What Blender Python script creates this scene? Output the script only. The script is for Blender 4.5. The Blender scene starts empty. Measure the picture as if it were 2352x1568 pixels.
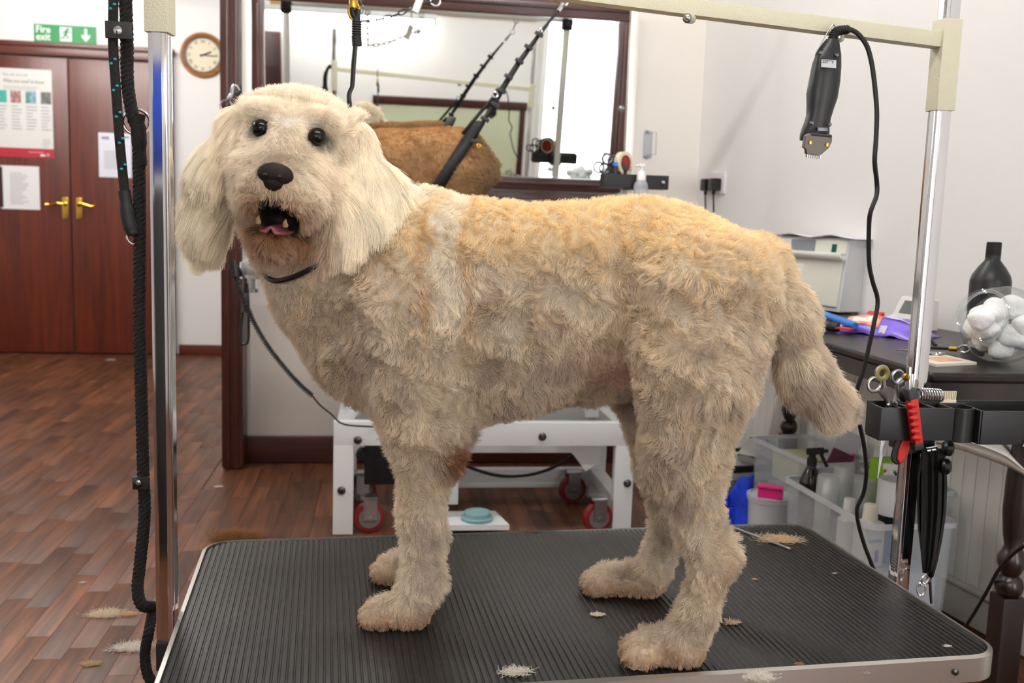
import bpy, bmesh, math, random
import numpy as np
from mathutils import Vector, Matrix

S = bpy.context.scene
COL = S.collection
rnd = random.Random(7)
V = Vector

# ------------------------------------------------------------------ camera
FPX = 2200.0
CAM = np.array([0.0, 0.0, 1.03])
AX_R = np.array([0.99066146, -0.13221299, 0.03331069])
AX_D = np.array([0.01599009, -0.12996537, -0.99138959])
AX_W = np.array([0.13540382, 0.9826641, -0.12663758])
cam_data = bpy.data.cameras.new('camera')
cam = bpy.data.objects.new('camera', cam_data)
COL.objects.link(cam)
m = Matrix.Identity(4)
for i in range(3):
    m[i][0] = AX_R[i]; m[i][1] = -AX_D[i]; m[i][2] = -AX_W[i]; m[i][3] = CAM[i]
cam.matrix_world = m
cam_data.sensor_width = 36.0
cam_data.sensor_fit = 'HORIZONTAL'
cam_data.lens = FPX / 2352 * 36
cam_data.clip_start = 0.05
cam_data.dof.use_dof = True
cam_data.dof.focus_distance = 1.5
cam_data.dof.aperture_fstop = 6.0
S.camera = cam

# ------------------------------------------------------------------ world, exposure
w = bpy.data.worlds.new('world'); S.world = w
w.use_nodes = True
w.node_tree.nodes['Background'].inputs[0].default_value = (0.9, 0.95, 1.0, 1)
w.node_tree.nodes['Background'].inputs[1].default_value = 0.3
S.view_settings.view_transform = 'Standard'
S.view_settings.look = 'None'
S.view_settings.gamma = 1.0
S.view_settings.exposure = 0.0
S.view_settings.use_curve_mapping = False
S.cycles.use_denoising = True
S.cycles.max_bounces = 8
S.cycles.diffuse_bounces = 4
S.cycles.glossy_bounces = 4
S.cycles.transparent_max_bounces = 16
S.cycles.transmission_bounces = 8
S.cycles.caustics_reflective = False
S.cycles.caustics_refractive = False

LAMP = 92.0

FILL_LIGHT = 5.5             # fill light from the window-shaped panel added behind the camera

# ------------------------------------------------------------------ helpers
def ray(px, py):
    return AX_W + (px - 1176.) / FPX * AX_R + (py - 784.) / FPX * AX_D

def at(px, py, x=None, y=None, z=None):
    v = ray(px, py)
    if y is not None: t = (y - CAM[1]) / v[1]
    elif x is not None: t = (x - CAM[0]) / v[0]
    else: t = (z - CAM[2]) / v[2]
    return V(CAM + t * v)

def srgb(c):
    def f(u):
        u = u / 255.
        return u / 12.92 if u <= .04045 else ((u + .055) / 1.055) ** 2.4
    return tuple(f(u) for u in c) + (1.0,)

MATS = {}
def mat(name, rgb, rough=.5, metal=0., spec=.5, noise=0., nscale=20., bump=0., bscale=60., trans=0., ior=1.45, coat=0., alpha=1., stretch=None, rgb2=None):
    if name in MATS: return MATS[name]
    m = bpy.data.materials.new(name); m.use_nodes = True
    nt = m.node_tree; b = nt.nodes['Principled BSDF']
    c = srgb(rgb)
    b.inputs['Base Color'].default_value = c
    b.inputs['Roughness'].default_value = rough
    b.inputs['Metallic'].default_value = metal
    b.inputs['Specular IOR Level'].default_value = spec
    b.inputs['Transmission Weight'].default_value = trans
    b.inputs['IOR'].default_value = ior
    b.inputs['Coat Weight'].default_value = coat
    b.inputs['Alpha'].default_value = alpha
    if noise or bump:
        tc = nt.nodes.new('ShaderNodeTexCoord')
        mp = nt.nodes.new('ShaderNodeMapping')
        nt.links.new(tc.outputs['Object'], mp.inputs[0])
        if stretch: mp.inputs['Scale'].default_value = stretch
    if noise:
        n = nt.nodes.new('ShaderNodeTexNoise'); n.inputs['Scale'].default_value = nscale; n.inputs['Detail'].default_value = 5
        nt.links.new(mp.outputs[0], n.inputs['Vector'])
        r = nt.nodes.new('ShaderNodeValToRGB')
        k = noise
        if rgb2: c2 = srgb(rgb2); c1 = c
        else:
            c1 = tuple(min(1, u * (1 + k)) for u in c[:3]) + (1,)
            c2 = tuple(u * (1 - k) for u in c[:3]) + (1,)
        r.color_ramp.elements[0].color = c2; r.color_ramp.elements[0].position = .35
        r.color_ramp.elements[1].color = c1; r.color_ramp.elements[1].position = .65
        nt.links.new(n.outputs['Fac'], r.inputs[0]); nt.links.new(r.outputs[0], b.inputs['Base Color'])
    if bump:
        n2 = nt.nodes.new('ShaderNodeTexNoise'); n2.inputs['Scale'].default_value = bscale; n2.inputs['Detail'].default_value = 3
        nt.links.new(mp.outputs[0], n2.inputs['Vector'])
        bp = nt.nodes.new('ShaderNodeBump'); bp.inputs['Strength'].default_value = bump; bp.inputs['Distance'].default_value = .004
        nt.links.new(n2.outputs['Fac'], bp.inputs['Height']); nt.links.new(bp.outputs[0], b.inputs['Normal'])
    MATS[name] = m
    return m

def emit(name, rgb, strength):
    m = bpy.data.materials.new(name); m.use_nodes = True
    nt = m.node_tree
    b = nt.nodes['Principled BSDF']
    b.inputs['Base Color'].default_value = (0.9, 0.9, 0.9, 1)
    b.inputs['Emission Color'].default_value = srgb(rgb)
    b.inputs['Emission Strength'].default_value = strength
    return m

def woodmat(name, rgb, rgb2, rough=.35, axis=2, scale=6., coat=.2, rand=0., bump=.05, spec=.5):
    m = bpy.data.materials.new(name); m.use_nodes = True
    nt = m.node_tree; N = nt.nodes; L = nt.links; b = N['Principled BSDF']
    tc = N.new('ShaderNodeTexCoord'); mp = N.new('ShaderNodeMapping')
    sc = [scale * 7] * 3; sc[axis] = scale * .45
    mp.inputs['Scale'].default_value = sc
    L.new(tc.outputs['Object'], mp.inputs[0])
    oi = N.new('ShaderNodeObjectInfo')
    mul = N.new('ShaderNodeMath'); mul.operation = 'MULTIPLY'; mul.inputs[1].default_value = 37.0
    ge = N.new('ShaderNodeNewGeometry'); sm_ = N.new('ShaderNodeMath'); sm_.operation = 'ADD'; fr_ = N.new('ShaderNodeMath'); fr_.operation = 'FRACT'
    L.new(oi.outputs['Random'], sm_.inputs[0]); L.new(ge.outputs['Random Per Island'], sm_.inputs[1]); L.new(sm_.outputs[0], fr_.inputs[0])
    RND = fr_.outputs[0] if rand else oi.outputs['Random']
    L.new(RND, mul.inputs[0])
    add = N.new('ShaderNodeVectorMath'); add.operation = 'ADD'
    L.new(mp.outputs[0], add.inputs[0]); L.new(mul.outputs[0], add.inputs[1])
    n = N.new('ShaderNodeTexNoise'); n.inputs['Scale'].default_value = 1.0; n.inputs['Detail'].default_value = 6; n.inputs['Distortion'].default_value = .6
    L.new(add.outputs[0], n.inputs['Vector'])
    r = N.new('ShaderNodeValToRGB')
    r.color_ramp.elements[0].position = .32; r.color_ramp.elements[0].color = srgb(rgb2)
    r.color_ramp.elements[1].position = .68; r.color_ramp.elements[1].color = srgb(rgb)
    L.new(n.outputs['Fac'], r.inputs[0])
    out = r.outputs[0]
    if rand:
        hs = N.new('ShaderNodeHueSaturation')
        mr = N.new('ShaderNodeMapRange'); mr.inputs['To Min'].default_value = 1 - rand; mr.inputs['To Max'].default_value = 1 + rand
        L.new(RND, mr.inputs['Value']); L.new(mr.outputs[0], hs.inputs['Value'])
        L.new(out, hs.inputs['Color']); out = hs.outputs[0]
    L.new(out, b.inputs['Base Color'])
    b.inputs['Roughness'].default_value = rough; b.inputs['Specular IOR Level'].default_value = spec; b.inputs['Coat Weight'].default_value = coat; b.inputs['Coat Roughness'].default_value = .25
    if bump:
        bp = N.new('ShaderNodeBump'); bp.inputs['Strength'].default_value = bump; bp.inputs['Distance'].default_value = .002
        L.new(n.outputs['Fac'], bp.inputs['Height']); L.new(bp.outputs[0], b.inputs['Normal'])
    MATS[name] = m
    return m

def basis(n, up=(0, 0, 1)):
    n = V(n).normalized(); u = V(up)
    if abs(n.dot(u)) > .98: u = V((0, 1, 0))
    x = u.cross(n).normalized(); y = n.cross(x)
    return x, y, n

class MB:
    def __init__(s): s.v = []; s.f = []
    def add(s, vs, fs):
        o = len(s.v); s.v += [V(p) for p in vs]; s.f += [tuple(i + o for i in f) for f in fs]; return s
    def box(s, c, d, rot=None, bev=0.):
        c = V(c); x, y, z = [k / 2 for k in d]
        if bev <= 0:
            vs = [V((a * x, b * y, e * z)) for a in (-1, 1) for b in (-1, 1) for e in (-1, 1)]
            fs = [(0, 1, 3, 2), (4, 6, 7, 5), (0, 4, 5, 1), (2, 3, 7, 6), (0, 2, 6, 4), (1, 5, 7, 3)]
        else:
            bm = bmesh.new(); bmesh.ops.create_cube(bm, size=1)
            for q in bm.verts: q.co = V((q.co.x * 2 * x, q.co.y * 2 * y, q.co.z * 2 * z))
            bmesh.ops.bevel(bm, geom=bm.edges[:], offset=min(bev, x * .98, y * .98, z * .98), segments=2, profile=.7, affect='EDGES')
            bm.verts.index_update()
            vs = [q.co.copy() for q in bm.verts]; fs = [tuple(q.index for q in f.verts) for f in bm.faces]; bm.free()
        if rot is not None: vs = [rot @ q for q in vs]
        return s.add([q + c for q in vs], fs)
    def quadbox(s, p, q, wid, hgt, up=(0, 0, 1), bev=0.):
        """bar from p to q, wid across and hgt along up"""
        p, q = V(p), V(q); n = q - p; x, y, z = basis(n, up)
        r = Matrix((x, y, z)).transposed()
        return s.box((p + q) / 2, (wid, hgt, n.length), r, bev)
    def tube(s, pts, r, seg=10, closed=False, cap=True):
        pts = [V(p) for p in pts]; n = len(pts)
        rr = r if hasattr(r, '__len__') else [r] * n
        vs = []; fs = []; prev = None
        for i, p in enumerate(pts):
            if closed: t = pts[(i + 1) % n] - pts[i - 1]
            else: t = pts[min(i + 1, n - 1)] - pts[max(i - 1, 0)]
            if t.length < 1e-9: t = V((0, 0, 1))
            t.normalize()
            if prev is None: x = basis(t)[0]
            else:
                x = prev - t * prev.dot(t)
                x = x.normalized() if x.length > 1e-6 else basis(t)[0]
            prev = x; y = t.cross(x)
            for k in range(seg):
                a = 2 * math.pi * k / seg
                vs.append(p + (x * math.cos(a) + y * math.sin(a)) * rr[i])
        for i in range(n if closed else n - 1):
            j = (i + 1) % n
            for k in range(seg):
                l = (k + 1) % seg
                fs.append((i * seg + k, i * seg + l, j * seg + l, j * seg + k))
        if cap and not closed:
            fs.append(tuple(range(seg - 1, -1, -1))); fs.append(tuple((n - 1) * seg + k for k in range(seg)))
        return s.add(vs, fs)
    def lathe(s, c, prof, seg=24, axis=(0, 0, 1), sx=1., sy=1., cap=True):
        """prof: list of (radius, height along axis)"""
        c = V(c); x, y, z = basis(axis); vs = []; fs = []
        for r, h in prof:
            for k in range(seg):
                a = 2 * math.pi * k / seg
                vs.append(c + z * h + x * (r * math.cos(a) * sx) + y * (r * math.sin(a) * sy))
        for i in range(len(prof) - 1):
            for k in range(seg):
                l = (k + 1) % seg
                fs.append((i * seg + k, i * seg + l, (i + 1) * seg + l, (i + 1) * seg + k))
        if cap and prof[0][0] > 1e-6: fs.append(tuple(range(seg - 1, -1, -1)))
        if cap and prof[-1][0] > 1e-6: fs.append(tuple((len(prof) - 1) * seg + k for k in range(seg)))
        return s.add(vs, fs)
    def ball(s, c, r, seg=16, rings=10, rot=None):
        r = r if hasattr(r, '__len__') else (r, r, r)
        vs = []; fs = []
        for i in range(rings + 1):
            th = math.pi * i / rings
            for k in range(seg):
                a = 2 * math.pi * k / seg
                q = V((r[0] * math.sin(th) * math.cos(a), r[1] * math.sin(th) * math.sin(a), -r[2] * math.cos(th)))
                vs.append(V(c) + (rot @ q if rot is not None else q))
        for i in range(rings):
            for k in range(seg):
                l = (k + 1) % seg
                fs.append((i * seg + k, i * seg + l, (i + 1) * seg + l, (i + 1) * seg + k))
        return s.add(vs, fs)
    def ring(s, c, R, r, n=(0, 0, 1), seg=28, ts=8, sx=1., sy=1.):
        x, y, z = basis(n)
        return s.tube([V(c) + x * (R * sx * math.cos(2 * math.pi * k / seg)) + y * (R * sy * math.sin(2 * math.pi * k / seg)) for k in range(seg)], r, ts, True)
    def prism(s, poly, o, x, y, n, h):
        """extrude a 2-D outline lying in the plane (o; x, y) by h along n"""
        o, x, y, n = V(o), V(x), V(y), V(n); k = len(poly)
        a = [o + x * p[0] + y * p[1] for p in poly]
        vs = a + [q + n * h for q in a]
        fs = [tuple(range(k - 1, -1, -1)), tuple(range(k, 2 * k))] + [(i, (i + 1) % k, k + (i + 1) % k, k + i) for i in range(k)]
        return s.add(vs, fs)
    def grid(s, rows):
        """rows of points -> surface"""
        n = len(rows[0]); vs = [p for r in rows for p in r]
        fs = [(i * n + k, i * n + k + 1, (i + 1) * n + k + 1, (i + 1) * n + k) for i in range(len(rows) - 1) for k in range(n - 1)]
        return s.add(vs, fs)

WL = {}
def wl(o): return WL.get(o.name, V((0, 0, 0)))

def tag(o, label=None, cat=None, group=None, kind=None):
    if label: o['label'] = label
    if cat: o['category'] = cat
    if group: o['group'] = group
    if kind: o['kind'] = kind
    return o

def thing(name, label, cat, loc, group=None, kind=None):
    o = bpy.data.objects.new(name, None); COL.objects.link(o)
    o.location = V(loc); o.empty_display_size = .05
    WL[o.name] = V(loc)
    return tag(o, label, cat, group, kind)

def mesh_from(name, verts, faces, m=None, smooth=40):
    me = bpy.data.meshes.new(name)
    me.from_pydata([tuple(p) for p in verts], [], faces)
    me.validate(); me.update()
    bm = bmesh.new(); bm.from_mesh(me); bmesh.ops.recalc_face_normals(bm, faces=bm.faces[:]); bm.to_mesh(me); bm.free()
    if smooth:
        me.polygons.foreach_set('use_smooth', [True] * len(me.polygons))
        try: me.set_sharp_from_angle(angle=math.radians(smooth))
        except Exception: pass
    if m is not None: me.materials.append(m)
    return me

def obj(name, b, m, parent=None, loc=None, label=None, cat=None, group=None, kind=None, smooth=40, bevel=0., solid=0., sub=0):
    base = wl(parent) if parent is not None else (V(loc) if loc is not None else V((0, 0, 0)))
    o = bpy.data.objects.new(name, mesh_from(name, [p - base for p in b.v], b.f, m, smooth)); COL.objects.link(o)
    if parent is not None: o.parent = parent
    else: o.location = base
    WL[o.name] = base
    if solid: 
        md = o.modifiers.new('solid', 'SOLIDIFY'); md.thickness = solid; md.offset = 0
    if sub:
        md = o.modifiers.new('sub', 'SUBSURF'); md.levels = sub; md.render_levels = sub
    if bevel:
        md = o.modifiers.new('bevel', 'BEVEL'); md.width = bevel; md.segments = 2; md.limit_method = 'ANGLE'
    return tag(o, label, cat, group, kind)

def text(name, s, m, parent, o, x, y, size, align='LEFT', thick=.0006, shear=0., sx=1., bold=0.):
    """flat raised lettering: o = world origin, x/y = world directions of the baseline and of up"""
    cu = bpy.data.curves.new(name, 'FONT'); cu.body = s; cu.size = size; cu.align_x = align; cu.extrude = thick; cu.shear = shear
    cu.resolution_u = 2; cu.offset = bold * size
    tmp = bpy.data.objects.new(name, cu); COL.objects.link(tmp)
    bpy.context.view_layer.update()
    me = bpy.data.meshes.new_from_object(tmp.evaluated_get(bpy.context.evaluated_depsgraph_get()))
    bpy.data.objects.remove(tmp); bpy.data.curves.remove(cu)
    x, y = V(x).normalized(), V(y).normalized(); z = x.cross(y)
    base = wl(parent)
    me.transform(Matrix.Translation(V(o) - base) @ Matrix((x, y, z)).transposed().to_4x4() @ Matrix.Diagonal((sx, 1, 1, 1)))
    me.materials.clear(); me.materials.append(m)
    ob = bpy.data.objects.new(name, me); COL.objects.link(ob); ob.parent = parent; WL[ob.name] = base
    return ob

def arc(c, R, a0, a1, n, x, y):
    return [V(c) + V(x) * (R * math.cos(a0 + (a1 - a0) * i / n)) + V(y) * (R * math.sin(a0 + (a1 - a0) * i / n)) for i in range(n + 1)]

def spline(pts, n=8):
    """Catmull-Rom through points"""
    p = [V(q) for q in pts]; p = [p[0] * 2 - p[1]] + p + [p[-1] * 2 - p[-2]]; out = []
    for i in range(1, len(p) - 2):
        for k in range(n):
            t = k / n
            out.append(.5 * ((2 * p[i]) + (p[i + 1] - p[i - 1]) * t + (2 * p[i - 1] - 5 * p[i] + 4 * p[i + 1] - p[i + 2]) * t * t + (3 * p[i] - p[i - 1] - 3 * p[i + 1] + p[i + 2]) * t ** 3))
    out.append(p[-2]); return out

# common materials
white_paint = mat('white_wall_paint', (238, 237, 235), .6, spec=.3, bump=.05, bscale=180)
panel_white = mat('white_panel', (230, 224, 217), .35, spec=.4)
darkwood = woodmat('dark_mahogany', (74, 28, 18), (44, 15, 11), .3, 2, 5, .25)
darkwood_x = woodmat('dark_mahogany_x', (74, 28, 18), (44, 15, 11), .3, 0, 5, .25)
doorwood = woodmat('red_mahogany', (104, 38, 15), (72, 22, 9), .34, 2, 4, .12)
doorwood_x = woodmat('red_mahogany_x', (104, 38, 15), (72, 22, 9), .34, 0, 4, .12)
pine = woodmat('pine_boards', (196, 150, 96), (170, 122, 72), .45, 0, 4, .1)
chrome = mat('chrome', (225, 225, 228), .09, 1.)
steel = mat('brushed_steel', (170, 170, 172), .28, 1.)
darksteel = mat('dark_steel', (95, 95, 98), .3, 1.)
brass = mat('brass', (205, 165, 70), .22, 1.)
cream_metal = mat('cream_powder_coat', (206, 202, 178), .45, bump=.35, bscale=420)
black_plastic = mat('black_plastic', (20, 20, 22), .32, spec=.5)
black_matte = mat('black_matte', (17, 17, 18), .6)
black_rubber = mat('black_rubber', (26, 26, 27), .55)
white_plastic = mat('white_plastic', (235, 235, 232), .35)
white_metal = mat('white_powder_coat', (226, 229, 230), .35)
red_plastic = mat('red_plastic', (186, 22, 24), .4)
paper = mat('white_paper', (232, 231, 232), .7)
blackprint = mat('print_grey', (110, 108, 112), .7)
# ------------------------------------------------------------------ lamps of the room
tube_glow = emit('tube_glow', (255, 252, 248), LAMP)
def tube_light(c, L, label, yaw=0., drop=0., glow=None, group='ceiling tube lamps'):
    c = V(c); t = thing('tube_lamp', label, 'lamp', c, group)
    R = Matrix.Rotation(yaw, 3, 'Z'); x = R @ V((1, 0, 0)); y = R @ V((0, 1, 0))
    obj('housing', MB().box(c + V((0, 0, .045)), (L, .07, .05), R, .008), white_metal, t)
    obj('tube', MB().tube([c - x * (L / 2 - .03), c + x * (L / 2 - .03)], .019, 10), glow or tube_glow, t)
    for s in (-1, 1):
        obj('end_cap', MB().box(c + x * (s * (L / 2 - .015)) + V((0, 0, .012)), (.03, .05, .08), R, .005), white_plastic, t)
    return t
CEIL = 2.5
far_glow = emit('far_tube_glow', (255, 252, 248), LAMP * 1.5)
for (x, y, L, lab) in ((.15, .75, 1.5, 'white fluorescent tube lamp on the ceiling above the clipper arm'),
                       (.35, 2.55, 1.5, 'white fluorescent tube lamp on the ceiling between the two tables'),
                       (-1.9, 5.3, 1.8, 'white fluorescent tube lamp on the ceiling in front of the double doors'),
                       (-2.3, 2.6, 1.8, 'white fluorescent tube lamp on the ceiling over the open wooden floor')):
    tube_light((x, y, CEIL - .075), L, lab, glow=far_glow if x < -1 else None)

# ------------------------------------------------------------------ shell
XR = 1.32; YB = 3.98; YF = 7.0; YR = -1.2; XL = -4.0; XE = 2.15
def wall(name, c, d, m=white_paint): return obj(name, MB().box(c, d), m, kind='structure', smooth=0)
# the right-hand wall opens outward by 8.5 degrees
WA = math.atan(.15); W0 = V((XR, YB, 0)); WD = V((math.sin(WA), -math.cos(WA), 0)); WN = V((-math.cos(WA), -math.sin(WA), 0))
WRT = Matrix((WN, WD, V((0, 0, 1)))).transposed()
def wr(s, z, off=0.): return W0 + WD * s + WN * off + V((0, 0, z))
def at_wall(px, py, off=0.):
    v = V(ray(px, py)); t = ((W0 + WN * off - V(CAM)).dot(WN)) / v.dot(WN); return V(CAM) + v * t
WR = obj('wall_right', MB().box(wr(2.6, CEIL / 2, -.05), (.1, 5.5, CEIL), WRT), white_paint, kind='structure', smooth=0)
wall('wall_back', ((-.6 + XR) / 2 + .01, YB + .05, CEIL / 2), (XR + .58, .1, CEIL), panel_white)
wall('wall_far', ((XL + XR) / 2, YF + .05, CEIL / 2), (XR - XL + .2, .1, CEIL))
wall('wall_left', (XL - .05, (YR + YF) / 2, CEIL / 2), (.1, YF - YR + .2, CEIL))
wall('wall_front', ((XL + XE) / 2, YR - .05, CEIL / 2), (XE - XL + .2, .1, CEIL))
obj('ceiling', MB().box(((XL + XE) / 2, (YR + YF) / 2, CEIL + .05), (XE - XL + .2, YF - YR + .2, .1)), mat('ceiling_white', (232, 231, 228), .7), kind='structure')
# floor: base board and the laminate strips the photograph shows
fl_m = woodmat('laminate_base', (112, 70, 44), (70, 42, 28), .4, 1, 7, .0, spec=.28)
FL = obj('floor', MB().box(((XL + XE) / 2, (YR + YF) / 2, -.054), (XE - XL + .2, YF - YR + .2, .1)), fl_m, kind='structure')
pl_m = woodmat('laminate_strip', (112, 68, 42), (66, 38, 24), .40, 1, 7, .0, rand=.34, bump=.03, spec=.28)
PW, PL = .062, .40
pme = mesh_from('floor_plank', *(lambda b: (b.v, b.f))(MB().box((0, 0, -.002), (PW - .0007, PL - .0009, .004), None, .0006)), pl_m)
nplank = 0; rest = MB()
for i in range(-62, 22):
    off = rnd.random() * PL
    for k in range(4, 18):
        x = i * PW; y = k * PL + off
        front = (-.375 * y - .09 < x < -.215 * y + .12) and 1.95 < y < 3.95
        far = (-.385 * y < x < -.60) and 3.6 < y < 7.0 and x < -.135 * y + .05
        under = (-.24 < x < .92) and 2.8 < y < 3.93
        if y + PL / 2 > (YF - .01 if x < -.65 else YB - .04): continue
        if (front or far or under) and nplank < 299:
            o = bpy.data.objects.new('floor_plank', pme); COL.objects.link(o); o.parent = FL
            o.location = (x, y, 0); nplank += 1; continue
        if not (under or (x > .7 and y < 3)): rest.box((x, y, -.002), (PW - .0007, PL - .0009, .004))
rp_ = obj('floor_plank', rest, pl_m, FL, smooth=0); rp_['kind'] = 'stuff'
# end post of the partition and its skirting
tb = MB(); tb.box((-.583, 3.93, CEIL / 2), (.085, .14, CEIL), None, .012)
for dx in (-.018, .016): tb.box((-.583 + dx, 3.858, CEIL / 2), (.018, .014, CEIL), None, .006)
obj('trim_1', tb, darkwood, kind='structure')
sk = MB().box((.40, YB - .015, .055), (1.88, .03, .11), None, .008); obj('baseboard_back', sk, darkwood_x, kind='structure')
obj('baseboard_far', MB().box((-1.0, YF - .012, .035), (.84, .024, .07), None, .006), doorwood_x, kind='structure')
# lower half of the back wall: separate pale panel with a joint
obj('trim_2', MB().box((.40, YB - .006, .62), (1.86, .012, 1.02), None, .003), panel_white, kind='structure')

# tongue-and-groove boards, each its own board, and the moulded plinth below them
tg_m = mat('board_paint', (250, 248, 243), .45, noise=.04, nscale=9)
bb = MB().box((0, 0, 0), (.014, .0435, .60), WRT, .0035)
bme = mesh_from('wall_board', bb.v, bb.f, tg_m)
for k in range(56):
    o = bpy.data.objects.new('wall_board', bme); COL.objects.link(o); o.parent = WR
    o.location = wr(.03 + .045 * k, .395, .005)
obj('trim_3', MB().box(wr(1.35, .05, .012), (.024, 2.68, .10), WRT, .008).tube([wr(.02, .098, .022), wr(2.68, .098, .022)], .011, 10), mat('plinth_paint', (200, 196, 188), .5), kind='structure')
obj('trim_4', MB().box(wr(1.35, .705, .010), (.02, 2.68, .03), WRT, .006), tg_m, kind='structure')

# ------------------------------------------------------------------ double door in the far wall
def door():
    yd = YF - .03
    d = thing('door_1', None, None, (-2.11, yd, 0), kind='structure')
    fr = MB()
    fr.box((-1.468, yd, 1.03), (.055, .09, 2.06), None, .008).box((-2.752, yd, 1.03), (.055, .09, 2.06), None, .008).box((-2.11, yd, 2.035), (1.34, .09, .055), None, .008)
    fr.box((-2.11, yd - .03, 2.078), (1.38, .06, .03), None, .008)
    obj('door_frame', fr, doorwood_x, d)
    for xc in (-2.420, -1.804):
        lf = obj('door_leaf', MB().box((xc, yd, 1.003), (.606, .045, 1.99), None, .004), doorwood, d)
    for xc, s in ((-2.147, -1), (-2.057, 1)):
        h = obj('handle', MB().box((xc, yd - .027, 1.003), (.040, .012, .148), None, .004), brass, d)
        obj('lever', MB().tube([V((xc, yd - .03, 1.03)), V((xc, yd - .075, 1.03))], .009, 10).tube(spline([(xc, yd - .075, 1.03), (xc + s * .04, yd - .08, 1.035), (xc + s * .085, yd - .075, 1.022), (xc + s * .115, yd - .075, 1.026)], 5), .007, 8), brass, h)
        obj('rose', MB().lathe((xc, yd - .033, 1.03), [(.017, 0), (.017, .006), (.012, .009)], 16, (0, -1, 0)), brass, h)
    return yd - .0225
yd = door()

# printed sheets on the door leaves
def sheet(name, x0, z1, x1, z0, label, m, thick=.0015):
    t = thing(name, label, 'poster' if name == 'poster' else 'notice', ((x0 + x1) / 2, yd - .001, z0))
    obj('sheet', MB().box(((x0 + x1) / 2, yd - thick / 2, (z0 + z1) / 2), (x1 - x0, thick, z1 - z0)), m, t, smooth=0)
    return t
XD, ZD = V((1, 0, 0)), V((0, 0, 1)); ys = yd - .002
ps = sheet('poster', -2.72, 1.915, -2.215, 1.335, 'large white information poster with four small photos and a red footer', mat('poster_paper', (222, 222, 218), .35, coat=.3))
def flat(name, x0, z0, x1, z1, m, par, y=None): return obj(name, MB().box(((x0 + x1) / 2, (y or ys) - .0004, (z0 + z1) / 2), (x1 - x0, .0008, z1 - z0)), m, par, smooth=0)
flat('footer', -2.72, 1.335, -2.215, 1.395, mat('poster_red', (178, 36, 52), .4), ps)
text('heading', 'What you need to know', mat('poster_ink', (120, 104, 104), .6), ps, (-2.525, ys, 1.822), XD, ZD, .036, shear=.2, sx=.72)
text('heading', 'Stay safe and well', mat('poster_ink2', (150, 140, 138), .6), ps, (-2.525, ys, 1.868), XD, ZD, .022)
text('footer_print', 'Contact us for more information', mat('poster_white_ink', (235, 215, 215), .6), ps, (-2.375, ys - .001, 1.366), XD, ZD, .013, sx=.55)
flat('badge', -2.300, 1.345, -2.272, 1.356, mat('badge_white', (240, 240, 240), .6), ps, ys - .001)
flat('badge', -2.262, 1.345, -2.242, 1.365, mat('badge_grey', (170, 150, 155), .6), ps, ys - .001)
def photo(x0, cols, seed):
    m = mat('photo_%d' % seed, cols[0], .35, noise=1, nscale=26 + seed, rgb2=cols[1])
    flat('photo', x0, 1.690, x0 + .066, 1.770, m, ps)
photo(-2.570, ((40, 150, 220), (90, 180, 90)), 0); photo(-2.480, ((90, 70, 90), (210, 160, 140)), 1); photo(-2.385, ((60, 120, 50), (150, 190, 230)), 2); photo(-2.288, ((80, 84, 80), (130, 132, 128)), 3)
ink = mat('faint_ink', (176, 176, 176), .7)
def lines(par, x0, x1, z1, n, dz, y=None, seed=1):
    g = random.Random(seed); b = MB()
    for k in range(n):
        L = (x1 - x0) * g.uniform(.55, 1.0)
        b.box((x0 + L / 2, (y or ys) - .0003, z1 - k * dz), (L, .0006, dz * .38))
    o = obj('print_lines', b, ink, par, smooth=0); o['kind'] = 'stuff'
for k in range(4): lines(ps, -2.570 + k * .094, -2.570 + k * .094 + .07, 1.668, 8, .021, seed=k)
lines(ps, -2.525, -2.235, 1.795, 2, .014, seed=9); lines(ps, -2.285, -2.225, 1.455, 5, .012, seed=12)
nb_ = sheet('notepad', -2.560, 1.275, -2.312, .985, 'white spiral-bound notepad page below the poster, with a black binding', paper, .004)
lines(nb_, -2.50, -2.37, 1.225, 16, .0135, y=yd - .0045, seed=21)
obj('spiral_binding', MB().box((-2.553, yd - .006, 1.13), (.014, .008, .27), None, .003), black_matte, nb_)
n3 = sheet('notice', -1.925, 1.520, -1.712, 1.222, 'single white printed sheet alone on the other door leaf', mat('paper_cool', (224, 226, 238), .7))
lines(n3, -1.89, -1.74, 1.395, 9, .014, seed=31); 
flat('stamp', -1.905, 1.475, -1.855, 1.495, mat('grey_stamp', (150, 150, 158), .7), n3); flat('stamp', -1.77, 1.488, -1.725, 1.502, mat('grey_stamp', (150, 150, 158), .7), n3)

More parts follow.
